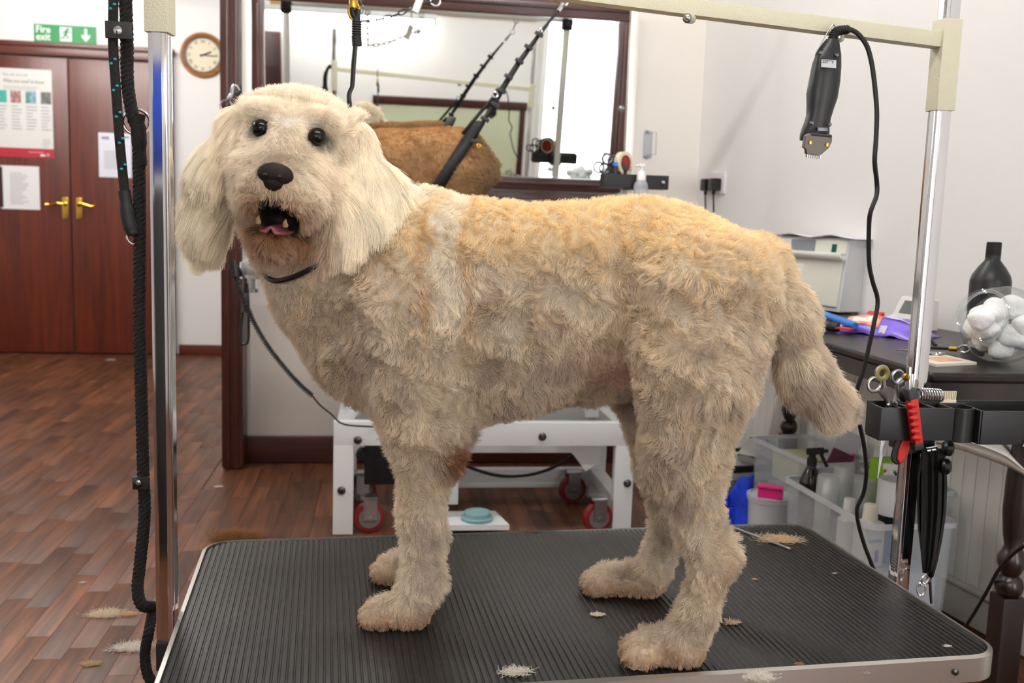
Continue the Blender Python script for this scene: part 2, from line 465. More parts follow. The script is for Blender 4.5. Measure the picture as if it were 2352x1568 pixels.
# ------------------------------------------------------------------ fire exit sign
def exit_sign():
    a, b = at(76, 52, y=6.985), at(221, 104, y=6.985)
    x0, x1, z0, z1 = a.x, b.x, b.z + .003, a.z - .003; H = z1 - z0; y = YF - .005
    t = thing('exit_sign', 'green and white fire exit sign above the double doors', 'sign', ((x0 + x1) / 2, YF - .002, z0))
    green = mat('sign_green', (8, 142, 74), .4); wh = mat('sign_white', (240, 245, 240), .4)
    obj('border', MB().box(((x0 + x1) / 2, YF - .002, (z0 + z1) / 2), (x1 - x0 + .006, .003, H + .006)), wh, t, smooth=0)
    obj('plate', MB().box(((x0 + x1) / 2, y, (z0 + z1) / 2), (x1 - x0, .004, H)), green, t, smooth=0)
    yy = y - .0025
    text('lettering', 'Fire', wh, t, (x0 + .012, yy, z0 + H * .53), XD, ZD, H * .56, sx=.92, bold=.02)
    text('lettering', 'exit', wh, t, (x0 + .012, yy, z0 + H * .12), XD, ZD, H * .56, sx=.92, bold=.02)
    # doorway panel and running figure
    px = x0 + (x1 - x0) * .415; pw = (x1 - x0) * .19
    obj('doorway_symbol', MB().box((px + pw / 2, yy, z0 + H * .5), (pw, .0012, H * .78)), wh, t, smooth=0)
    cx, cz = px + pw * .48, z0 + H * .5
    fg = MB(); q = lambda u, v: V((cx + u * H, yy - .0010, cz + v * H))
    fg.lathe(q(.12, .26), [(.001, 0), (.065 * H, .0002), (.065 * H, .0008)], 14, (0, -1, 0))
    for p0, p1, w_ in (((.08, .20), (-.02, -.02), .14), ((-.02, -.02), (.12, -.10), .075), ((.12, -.10), (.10, -.27), .07), ((-.02, -.02), (-.10, -.20), .08), ((-.10, -.20), (-.26, -.22), .07),
                       ((.08, .16), (.20, .06), .055), ((.20, .06), (.28, .10), .05), ((.04, .18), (-.12, .14), .055), ((-.12, .14), (-.16, .02), .05)):
        fg.quadbox(q(*p0), q(*p1), .001, w_ * H, (0, 1, 0) if 0 else (0, -1, 0))
    fgo = MB()
    for p0, p1, w_ in (((.08, .20), (-.02, -.02), .14), ((-.02, -.02), (.12, -.10), .075), ((.12, -.10), (.10, -.27), .07), ((-.02, -.02), (-.10, -.20), .08), ((-.10, -.20), (-.26, -.22), .07),
                       ((.08, .16), (.20, .06), .055), ((.20, .06), (.28, .10), .05), ((.04, .18), (-.12, .14), .055), ((-.12, .14), (-.16, .02), .05)):
        a_, b_ = q(*p0), q(*p1); d_ = (b_ - a_).normalized(); n_ = V((-d_.z, 0, d_.x)) * (w_ * H / 2)
        fgo.prism([(0, 0), (1, 0), (1, 1), (0, 1)], a_ - n_ - d_ * w_ * H * .3, (b_ - a_) + d_ * w_ * H * .6, n_ * 2, (0, -1, 0), .0006)
    fgo.lathe(q(.13, .29), [(.07 * H, 0), (.07 * H, .0006)], 14, (0, -1, 0))
    obj('running_figure', fgo, green, t, smooth=0)
    ax = x0 + (x1 - x0) * .83; s = H
    poly = [(-.07, .36), (.07, .36), (.07, -.08), (.22, .06), (.22, -.12), (0, -.36), (-.22, -.12), (-.22, .06), (-.07, -.08)]
    obj('arrow', MB().prism([(p[0] * s, p[1] * s) for p in poly], (ax, yy, z0 + H / 2), XD, ZD, (0, -1, 0), .0008), wh, t, smooth=0)
exit_sign()

# ------------------------------------------------------------------ wall clock
def clock():
    c = at(466.5, 127, y=6.99); c.y = YF
    t = thing('wall_clock', 'round wooden wall clock with cream roman-numeral face', 'clock', c)
    R = .152; N = (0, -1, 0)
    obj('rim', MB().lathe(c, [(R * .74, .0), (R, .0), (R * 1.0, .018), (R * .95, .032), (R * .86, .036), (R * .80, .028), (R * .74, .026)], 48, N, cap=False), woodmat('clock_oak', (176, 112, 48), (130, 76, 28), .35, 0, 9, .3), t)
    obj('bezel', MB().ring(c + V((0, -.029, 0)), R * .775, .006, N, 48), steel, t)
    obj('dial', MB().lathe(c, [(R * .77, .0), (R * .77, .018)], 48, N), mat('dial_cream', (226, 214, 186), .5), t)
    dk = mat('clock_ink', (48, 44, 42), .6)
    num = ['XII', 'I', 'II', 'III', 'IIII', 'V', 'VI', 'VII', 'VIII', 'IX', 'X', 'XI']
    for k, s in enumerate(num):
        a = math.pi / 2 - k * math.pi / 6
        rad = V((math.cos(a), 0, math.sin(a))); tan = V((math.sin(a), 0, -math.cos(a)))
        text('numeral', s, dk, t, c + V((0, -.0188, 0)) + rad * R * .535, tan, rad, R * .20, 'CENTER', sx=.8)
    for ang, L, w_ in ((90 - 2.24 * 30, .40, .010), (90 - 15.5 * 6, .56, .007)):
        a = math.radians(ang); d = V((math.cos(a), 0, math.sin(a)))
        obj('hand', MB().quadbox(c + V((0, -.021, 0)) - d * .02, c + V((0, -.021, 0)) + d * R * L, .0015, w_, V((-d.z, 0, d.x)) if 0 else (0, -1, 0)).quadbox(c + V((0, -.0215, 0)) - d * .02, c + V((0, -.0215, 0)) + d * R * L, w_, .0012, (0, -1, 0)), dk, t)
    obj('centre_cap', MB().ball(c + V((0, -.022, 0)), .006, 12, 8), dk, t)
clock()

# ------------------------------------------------------------------ tilted wall mirror
def mirror():
    tilt = math.radians(6.2); R = Matrix.Rotation(tilt, 3, 'X')
    p0 = V((0, 3.955, 1.16)); g = lambda x, y, z: p0 + R @ V((x, y, z))
    t = thing('wall_mirror', 'large mirror in a dark mahogany frame leaning from the back wall', 'mirror', (.23, 3.955, 1.16))
    x0, x1, z0, z1, fw = -.462, .926, .045, .672, .052
    gm = mat('mirror_silver', (238, 242, 240), .0, 1.)
    obj('mirror_glass', MB().box(g((x0 + x1) / 2, .0, (z0 + z1) / 2), (x1 - x0 + .02, .006, z1 - z0 + .02), R), gm, t, smooth=0)
    def bar(n, xa, xb, za, zb, m):
        b = MB().box(g((xa + xb) / 2, -.006, (za + zb) / 2), (xb - xa, .04, zb - za), R, .01)
        if xb - xa > zb - za: b.box(g((xa + xb) / 2, -.026, (za + zb) / 2 + .004), (xb - xa - .03, .02, .02), R, .008)
        else: b.box(g((xa + xb) / 2, -.026, (za + zb) / 2), (.02, .02, zb - za - .03), R, .008)
        obj('frame_bar', b, m, t)
    bar('b', x0 - fw, x1 + fw, z0 - fw, z0, darkwood_x); bar('t', x0 - fw, x1 + fw, z1, z1 + .075, darkwood_x)
    bar('l', x0 - fw, x0, z0, z1, darkwood); bar('r', x1, x1 + fw, z0, z1, darkwood)
    obj('backing', MB().box(g((x0 + x1) / 2, .012, (z0 + z1) / 2), (x1 - x0 + .06, .012, z1 - z0 + .06), R), darkwood, t)
    for s in (x0 + .1, x1 - .1):
        obj('chain', MB().tube([g(s, .02, z1 + .03), V((s, YB - .001, 1.98))], .003, 6), steel, t)
    obj('support_ledge', MB().box((.23, 3.966, 1.128), (1.46, .028, .03), None, .004), darkwood_x, t)
mirror()
# strip light, pine pelmet and green panel on the wall behind, which the mirror shows
tube_light((-.31, YR + .10, 1.655), 1.5, 'strip light under the pine pelmet board, shown bright in the mirror', glow=emit('strip_glow', (255, 252, 248), LAMP * .55), group='strip light')
obj('trim_5', MB().box((.17, YR + .02, 1.90), (2.34, .05, .36), None, .004), pine, kind='structure')
obj('trim_6', MB().box((.60, YR + .012, .96), (1.42, .03, .075), None, .006).box((1.27, YR + .012, .48), (.05, .03, .93), None, .006).box((-.085, YR + .012, .48), (.05, .03, .93), None, .006), darkwood_x, kind='structure')
gp = mat('pale_green_panel', (196, 202, 172), .45)
for k in range(2): obj('trim_7' if k == 0 else 'trim_8', MB().box((.265 + .66 * k, YR + .008, .46), (.64, .02, .92), None, .004), gp, kind='structure')
obj('trim_9', MB().box((-1.0, YR + .03, .75), (.17, .07, 1.5), None, .008), darkwood, kind='structure')

# window-shaped glowing panel added behind the camera as fill, bright in the mirror
def window():
    t = thing('fill_window_1', None, None, (1.76, YR, 0), kind='structure'); x0, x1, z0, z1 = 1.44, 2.09, .12, 2.08
    fr = MB()
    for xx in (x0, x1): fr.box((xx, YR + .02, (z0 + z1) / 2), (.05, .06, z1 - z0 + .05), None, .004)
    for zz in (z0, z1): fr.box(((x0 + x1) / 2, YR + .02, zz), (x1 - x0, .06, .05), None, .004)
    obj('fill_window_frame', fr, white_paint, t)
    obj('fill_window_pane', MB().box(((x0 + x1) / 2, YR + .005, (z0 + z1) / 2), (x1 - x0 - .04, .006, z1 - z0 - .04)), emit('fill_glow', (248, 250, 255), FILL_LIGHT), t)
window()
# ------------------------------------------------------------------ dogs: implicit surfaces turned into one continuous skin
f32 = np.float32
def smin(a, b, k):
    h = np.clip(.5 + .5 * (b - a) / k, 0, 1)
    return b + (a - b) * h - k * h * (1 - h)
def sd_cap(P, a, b, ra, rb):
    a = np.array(a, f32); b = np.array(b, f32); ab = b - a
    t = np.clip(((P - a) @ ab) / (ab @ ab), 0, 1)
    d = P - a - t[..., None] * ab
    return np.sqrt((d * d).sum(-1)) - (ra + (rb - ra) * t)
def sd_ell(P, c, r, rot=None):
    q = P - np.array(c, f32)
    if rot is not None: q = q @ np.array(rot, f32)        # columns of rot = ellipsoid axes
    r = np.array(r, f32)
    k0 = np.sqrt(((q / r) ** 2).sum(-1)); k1 = np.sqrt(((q / (r * r)) ** 2).sum(-1))
    return k0 * (k0 - 1) / np.maximum(k1, 1e-6)
def sd_torso(P, st):
    st = np.array(st); u = P[..., 0]
    us = np.linspace(st[0, 0], st[-1, 0], 200)
    def sm(col):
        y = np.interp(us, st[:, 0], st[:, col]); k = np.ones(13) / 13
        return np.convolve(np.pad(y, 6, 'edge'), k, 'valid')
    uc = np.clip(u, us[0], us[-1])
    top = np.interp(uc, us, sm(1)); bot = np.interp(uc, us, sm(2)); b = np.interp(uc, us, sm(3))
    c = (top + bot) / 2; a = np.maximum((top - bot) / 2, .004); b = np.maximum(b, .004)
    x = np.abs(P[..., 1] / b); z = np.abs((P[..., 2] - c) / a)
    k = (x ** 2.3 + z ** 2.3) ** (1 / 2.3)
    d = (k - 1) * np.minimum(a, b)
    du = np.maximum(np.maximum(us[0] - u, u - us[-1]), 0)
    return np.sqrt(np.maximum(d, 0) ** 2 + du ** 2) + np.minimum(d, 0)

def surface_nets(F, org, h):
    nx, ny, nz = F.shape
    acc = np.zeros((nx - 1, ny - 1, nz - 1, 3), f32); cnt = np.zeros((nx - 1, ny - 1, nz - 1), f32)
    cross = []
    for ax in range(3):
        A = np.take(F, range(F.shape[ax] - 1), ax); B = np.take(F, range(1, F.shape[ax]), ax)
        mk = (A < 0) != (B < 0)
        idx = np.argwhere(mk); a = A[mk]; b = B[mk]; t = a / (a - b)
        pos = idx.astype(f32); pos[:, ax] += t
        cross.append((idx, a < 0))
        o1, o2 = [k for k in range(3) if k != ax]
        for d1 in (0, -1):
            for d2 in (0, -1):
                c = idx.copy(); c[:, o1] += d1; c[:, o2] += d2
                ok = np.all((c >= 0) & (c < np.array(cnt.shape)), 1)
                c = c[ok]
                np.add.at(acc, (c[:, 0], c[:, 1], c[:, 2]), pos[ok]); np.add.at(cnt, (c[:, 0], c[:, 1], c[:, 2]), 1)
    used = cnt > 0
    vid = -np.ones(cnt.shape, np.int64); vid[used] = np.arange(used.sum())
    verts = acc[used] / cnt[used][:, None] * h + np.array(org, f32)
    faces = []
    for ax in range(3):
        idx, inside = cross[ax]; o1, o2 = (ax + 1) % 3, (ax + 2) % 3
        q = []
        for d1, d2 in ((-1, -1), (0, -1), (0, 0), (-1, 0)):
            c = idx.copy(); c[:, o1] += d1; c[:, o2] += d2
            c = np.clip(c, 0, np.array(cnt.shape) - 1); q.append(vid[c[:, 0], c[:, 1], c[:, 2]])
        q = np.stack(q, 1); q[~inside] = q[~inside][:, ::-1]
        faces.append(q[(q >= 0).all(1)])
    return verts, np.concatenate(faces)

def field(fn, lo, hi, h):
    ax = [np.arange(lo[i], hi[i] + h, h, dtype=f32) for i in range(3)]
    out = np.empty([len(a) for a in ax], f32)
    for i0 in range(0, len(ax[0]), 16):
        X = np.stack(np.meshgrid(ax[0][i0:i0 + 16], ax[1], ax[2], indexing='ij'), -1)
        out[i0:i0 + 16] = fn(X)
    return surface_nets(out, lo, h)

def smooth_mesh(v, f, it=2, lam=.5):
    e = np.concatenate([f[:, [0, 1]], f[:, [1, 2]], f[:, [2, 3]], f[:, [3, 0]]])
    for _ in range(it):
        s = np.zeros_like(v); c = np.zeros(len(v), f32)
        np.add.at(s, e[:, 0], v[e[:, 1]]); np.add.at(s, e[:, 1], v[e[:, 0]])
        np.add.at(c, e[:, 0], 1); np.add.at(c, e[:, 1], 1)
        v = v + lam * (s / c[:, None] - v)
    return v

def snoise(P, sc, seed):
    """cheap smooth vector noise from sines, about -1..1"""
    g = np.random.default_rng(seed); out = np.zeros((len(P), 3), f32)
    for k in range(6):
        W = g.normal(size=(3, 3)) * (1 + .35 * k) / sc; ph = g.uniform(0, 6.28, 3)
        out += np.sin(P @ W.T + ph).astype(f32)
    return out / 2.4

def col_lin(c): return np.array(srgb(c)[:3], f32)

def skin_material(name, rough=.75):
    m = bpy.data.materials.new(name); m.use_nodes = True
    nt = m.node_tree; b = nt.nodes['Principled BSDF']
    a = nt.nodes.new('ShaderNodeAttribute'); a.attribute_name = 'skin'
    nt.links.new(a.outputs['Color'], b.inputs['Base Color']); b.inputs['Roughness'].default_value = rough
    b.inputs['Specular IOR Level'].default_value = .2
    return m

def fur_material(name, root=.93):
    m = bpy.data.materials.new(name); m.use_nodes = True
    nt = m.node_tree; N = nt.nodes; L = nt.links
    for n in list(N): N.remove(n)
    out = N.new('ShaderNodeOutputMaterial')
    a = N.new('ShaderNodeAttribute'); a.attribute_name = 'fur'
    hi = N.new('ShaderNodeHairInfo')
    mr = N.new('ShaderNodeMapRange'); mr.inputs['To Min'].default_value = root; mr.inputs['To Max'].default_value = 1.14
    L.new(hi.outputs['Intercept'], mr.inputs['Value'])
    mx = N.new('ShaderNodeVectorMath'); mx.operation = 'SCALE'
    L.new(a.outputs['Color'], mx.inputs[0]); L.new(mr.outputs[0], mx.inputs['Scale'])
    d = N.new('ShaderNodeBsdfDiffuse'); t = N.new('ShaderNodeBsdfTranslucent'); g = N.new('ShaderNodeBsdfGlossy'); g.inputs['Roughness'].default_value = .45
    L.new(mx.outputs[0], d.inputs[0]); L.new(mx.outputs[0], t.inputs[0])
    m1 = N.new('ShaderNodeMixShader'); m1.inputs[0].default_value = .42
    L.new(d.outputs[0], m1.inputs[1]); L.new(t.outputs[0], m1.inputs[2])
    m2 = N.new('ShaderNodeMixShader'); m2.inputs[0].default_value = .04
    L.new(m1.outputs[0], m2.inputs[1]); L.new(g.outputs[0], m2.inputs[2])
    L.new(m2.outputs[0], out.inputs[0])
    return m

def sample_surface(v, f, n, seed, weight=None):
    g = np.random.default_rng(seed)
    t = np.concatenate([f[:, [0, 1, 2]], f[:, [0, 2, 3]]])
    A, B, C = v[t[:, 0]], v[t[:, 1]], v[t[:, 2]]
    nn = np.cross(B - A, C - A); ar = np.sqrt((nn * nn).sum(1))
    cen = (A + B + C) / 3
    w = ar * (weight(cen) if weight is not None else 1)
    k = g.choice(len(t), n, p=w / w.sum())
    r1, r2 = g.random((2, n)); s = np.sqrt(r1)
    P = A[k] * (1 - s)[:, None] + B[k] * (s * (1 - r2))[:, None] + C[k] * (s * r2)[:, None]
    return P.astype(f32), k, t

def vert_normals(v, f):
    n = np.zeros_like(v)
    fn = np.cross(v[f[:, 2]] - v[f[:, 0]], v[f[:, 3]] - v[f[:, 1]])
    for i in range(4): np.add.at(n, f[:, i], fn)
    return n / np.maximum(np.sqrt((n * n).sum(1)), 1e-9)[:, None]

def make_fur(name, m, parent, roots, nrm, comb, length, color, toW, npt=6, lift=.55, curl=.35, csc=.02, droop=0., radius=.00045, seed=1, clump=.0, clsz=.012, jit=.25):
    """strands grown from roots (local frame); comb = preferred direction per root; toW maps local to world"""
    g = np.random.default_rng(seed); n = len(roots)
    L = length * g.uniform(.7, 1.15, n).astype(f32)
    nz = snoise(roots, csc, seed + 5) * curl
    nz = nz - nrm * (nz * nrm).sum(1)[:, None] * .85
    d = nrm * lift + comb * (1 - lift) + nz + g.normal(size=(n, 3)).astype(f32) * jit * .5
    d /= np.sqrt((d * d).sum(1))[:, None]
    low = np.maximum(lift * .5 - (d * nrm).sum(1), 0); d = d + nrm * low[:, None]
    d /= np.sqrt((d * d).sum(1))[:, None]
    pts = np.empty((n, npt, 3), f32); pts[:, 0] = roots - nrm * .002
    seg = L / (npt - 1); curv = snoise(roots, csc * .8, seed + 9) * curl * .5; curv = curv - nrm * np.minimum((curv * nrm).sum(1), 0)[:, None]; curv = curv + g.normal(size=(n, 3)).astype(f32) * jit * .25
    for i in range(1, npt):
        pts[:, i] = pts[:, i - 1] + d * seg[:, None]
        d = d + curv + comb * .12; d[:, 2] -= droop
        d /= np.sqrt((d * d).sum(1))[:, None]
    if clump:
        key = np.floor(roots / clsz + snoise(roots, clsz * 3, seed + 3) * .6).astype(np.int64)
        key = ((key[:, 0] + 4096) * 8192 + key[:, 1] + 4096) * 8192 + key[:, 2] + 4096
        _, inv = np.unique(key, return_inverse=True)
        k = inv.max() + 1; c = np.zeros(k); np.add.at(c, inv, 1)
        cen = np.zeros((k, npt, 3)); np.add.at(cen, inv, pts); cen /= c[:, None, None]
        t = (np.arange(npt) / (npt - 1)) ** 1.3 * clump
        tint = g.uniform(.9, 1.08, k)[inv].astype(f32)
        pts = pts * (1 - t)[None, :, None] + cen[inv].astype(f32) * t[None, :, None]
        color = color * tint[:, None]
    W = toW(pts.reshape(-1, 3)) - np.array(wl(parent))
    hc = bpy.data.hair_curves.new(name); hc.add_curves([npt] * n)
    hc.attributes['position'].data.foreach_set('vector', np.ascontiguousarray(W, f32).ravel())
    at_ = hc.attributes.get('radius') or hc.attributes.new('radius', 'FLOAT', 'POINT')
    tap = np.linspace(1, .35, npt).astype(f32) * radius
    at_.data.foreach_set('value', np.tile(tap, n))
    ca = hc.attributes.new('fur', 'FLOAT_COLOR', 'CURVE')
    c4 = np.ones((n, 4), f32); c4[:, :3] = color * g.uniform(.9, 1.1, n).astype(f32)[:, None]
    ca.data.foreach_set('color', c4.ravel())
    hc.materials.append(m)
    o = bpy.data.objects.new(name, hc); COL.objects.link(o); o.parent = parent; WL[o.name] = wl(parent)
    o['kind'] = 'stuff'
    return o

def skin_mesh(name, v, f, colors, m):
    me = bpy.data.meshes.new(name)
    me.vertices.add(len(v)); me.vertices.foreach_set('co', np.ascontiguousarray(v, f32).ravel())
    me.loops.add(len(f) * 4); me.loops.foreach_set('vertex_index', np.ascontiguousarray(f, np.int32).ravel())
    me.polygons.add(len(f)); me.polygons.foreach_set('loop_start', np.arange(0, len(f) * 4, 4, dtype=np.int32))
    me.polygons.foreach_set('use_smooth', np.ones(len(f), bool))
    me.update(); me.validate()
    a = me.color_attributes.new('skin', 'FLOAT_COLOR', 'POINT')
    c4 = np.ones((len(v), 4), f32); c4[:, :3] = colors; a.data.foreach_set('color', c4.ravel())
    me.materials.append(m)
    return me

FUR = 1.0   # share of the strands
# --- the cream dog: u runs from chest to rump, v towards the camera side, w up
DO = np.array([.03, 1.50, .41], f32); DU = np.array([.95848, -.28514, 0], f32); DV = np.array([-.28514, -.95848, 0], f32); DW = np.array([0, 0, 1], f32)
DM = np.stack([DU, DV, DW])                     # rows: world axes of u, v, w
def d2w(p): return np.asarray(p, f32) @ DM + DO
def w2d(p): return (np.asarray(p, f32) - DO) @ DM.T
# head frame: x to the viewer's right, y out of the face, z up the face
HO = np.array([-.1342, 1.4965, 1.1068], f32)
hF = -AX_W - .04 * AX_R + .07 * AX_D; hF /= np.linalg.norm(hF)
hU = .156 * AX_R - .988 * AX_D; hU -= hF * (hU @ hF); hU /= np.linalg.norm(hU)
hX = np.cross(hU, hF)
HM = np.stack([hX, hF, hU]).astype(f32)
HOd = w2d(HO); HMd = HM @ DM.T                  # head axes in dog coordinates
def h2d(p): return np.asarray(p, f32) @ HMd + HOd
def d2h(P): return (P - HOd) @ HMd.T
def h2w(p): return np.asarray(p, f32) @ HM + HO

TORSO = [(-.115, .575, .40, .05), (-.09, .61, .365, .085), (-.03, .645, .325, .115), (.05, .648, .307, .128), (.12, .644, .310, .134), (.20, .641, .328, .134),
         (.28, .646, .356, .126), (.36, .657, .39, .104), (.42, .65, .405, .105), (.48, .625, .415, .105), (.53, .583, .43, .08), (.558, .545, .45, .045)]
def dog_sdf(P):
    d = sd_torso(P, TORSO)
    cap = lambda a, b, ra, rb, k=.035: smin(d, sd_cap(P, a, b, ra, rb), k)
    # neck and throat
    d = cap((-.01, .01, .56), (-.115, .035, .635), .10, .078, .05)
    d = cap((-.06, .0, .42), (-.125, .02, .50), .085, .066, .05)
    d = cap((-.125, .02, .50), (-.165, .045, .60), .064, .06, .04)
    # front legs: near (v > 0) and far
    for s, du in ((1, 0), (-1, -.037)):
        v = .088 * s
        d = cap((.03 + du * .3, .075 * s, .47), (.06 + du * .6, v, .315), .078, .055, .05)
        d = cap((.062 + du * .7, v, .315), (.062 + du, v, .17), .044, .030, .03)
        d = cap((.062 + du, v, .17), (.068 + du, v, .075), .029, .028, .02)
        d = cap((.068 + du, v, .075), (.045 + du, v, .028), .029, .027, .02)
        d = cap((.05 + du, v, .022), (.01 + du, v + .004 * s, .02), .028, .026, .02)
        for q in (-.027, -.009, .009, .027):
            d = smin(d, sd_ell(P, (-.002 + du - .006 * (abs(q) < .02), v + q, .015), (.025, .0122, .0185)), .004)
        d = smin(d, sd_ell(P, (.103 + du * .5, v, .275), (.02, .026, .03)), .02)
    # hind legs
    n = 1
    d = cap((.462, .078, .52), (.450, .112, .42), .098, .080, .032)
    d = cap((.452, .112, .43), (.443, .122, .30), .078, .052, .03)
    d = cap((.443, .118, .30), (.472, .12, .20), .047, .029, .03)
    d = cap((.472, .12, .20), (.490, .12, .155), .028, .026, .02)
    d = cap((.490, .12, .155), (.474, .122, .075), .024, .023, .02)
    d = cap((.474, .122, .075), (.455, .122, .03), .024, .027, .02)
    d = cap((.455, .122, .024), (.412, .126, .02), .029, .027, .02)
    d = smin(d, sd_ell(P, (.512, .12, .168), (.016, .018, .025)), .015)
    for q in (-.027, -.009, .009, .027):
        d = smin(d, sd_ell(P, (.398 - .006 * (abs(q) < .02), .126 + q, .015), (.026, .0122, .0185)), .004)
    d = cap((.43, -.07, .50), (.385, -.10, .37), .085, .06, .05)
    d = cap((.385, -.10, .37), (.408, -.115, .22), .050, .030, .03)
    d = cap((.408, -.115, .22), (.434, -.12, .135), .029, .025, .02)
    d = cap((.434, -.12, .135), (.41, -.12, .04), .024, .027, .02)
    d = cap((.40, -.12, .026), (.335, -.12, .02), .029, .027, .02)
    for q in (-.027, -.009, .009, .027):
        d = smin(d, sd_ell(P, (.32 - .006 * (abs(q) < .02), -.12 + q, .015), (.026, .0122, .0185)), .004)
    # sheath fold and groin
    d = cap((.36, .02, .385), (.30, .0, .365), .022, .016, .03)
    # tail
    d = cap((.535, .0, .565), (.582, .008, .49), .044, .035, .03)
    d = cap((.582, .008, .49), (.608, .012, .42), .034, .030, .02)
    d = cap((.608, .012, .42), (.645, .015, .38), .030, .022, .02)
    d = cap((.645, .015, .38), (.668, .015, .372), .022, .014, .02)
    # head
    Q = d2h(P)
    e = sd_ell(Q, (-.004, -.012, .026), (.094, .092, .072))
    e = smin(e, sd_ell(Q, (.0, .02, -.035), (.074, .085, .068)), .04)          # cheeks
    e = smin(e, sd_cap(Q, (.008, .05, -.025), (.018, .118, -.042), .052, .036), .03)   # muzzle
    e = smin(e, sd_ell(Q, (-.006, .11, -.062), (.03, .036, .028)), .018)       # flews
    e = smin(e, sd_ell(Q, (.042, .106, -.060), (.03, .036, .028)), .018)
    e = smin(e, sd_ell(Q, (.018, .134, -.038), (.024, .018, .022)), .012)
    e = smin(e, sd_cap(Q, (.006, .02, -.09), (.016, .088, -.118), .05, .026), .02)     # lower jaw
    e = smin(e, sd_ell(Q, (.010, .075, .008), (.02, .03, .04)), .03)           # bridge
    for sx in (-1, 1): e = smin(e, sd_ell(Q, (.010 + sx * .044, .062, .058), (.030, .022, .014)), .02)   # brows
    mouth = sd_ell(Q, (.018, .114, -.091), (.028, .050, .0150))
    e = -smin(-e, mouth, .006)
    for sx in (-1, 1):
        e = -smin(-e, sd_ell(Q, (.010 + sx * .0405, .092, .031), (.016, .018, .013)), .006)   # eye sockets
    # ears: flat leathers hanging from the sides of the skull
    e = smin(e, sd_cap(Q * np.array((1, 1.0, 1), f32), (.084, -.005, .05), (.114, .004, -.03), .026, .034), .02)
    e = smin(e, sd_ell(Q, (.128, .0, -.052), (.044, .020, .072)), .02)
    e = smin(e, sd_cap(Q, (-.078, -.005, .045), (-.104, .002, -.03), .026, .032), .02)
    e = smin(e, sd_ell(Q, (-.113, .0, -.055), (.040, .020, .072)), .02)
    d = smin(d, e, .025)
    return np.maximum(d, -P[..., 2] + .001)

dv, df = field(dog_sdf, (-.42, -.22, -.02), (.74, .30, .86), .0068)
dv = smooth_mesh(dv, df, 1, .4)
dv[:, 2] = np.maximum(dv[:, 2], .0008)
dn = vert_normals(dv, df)

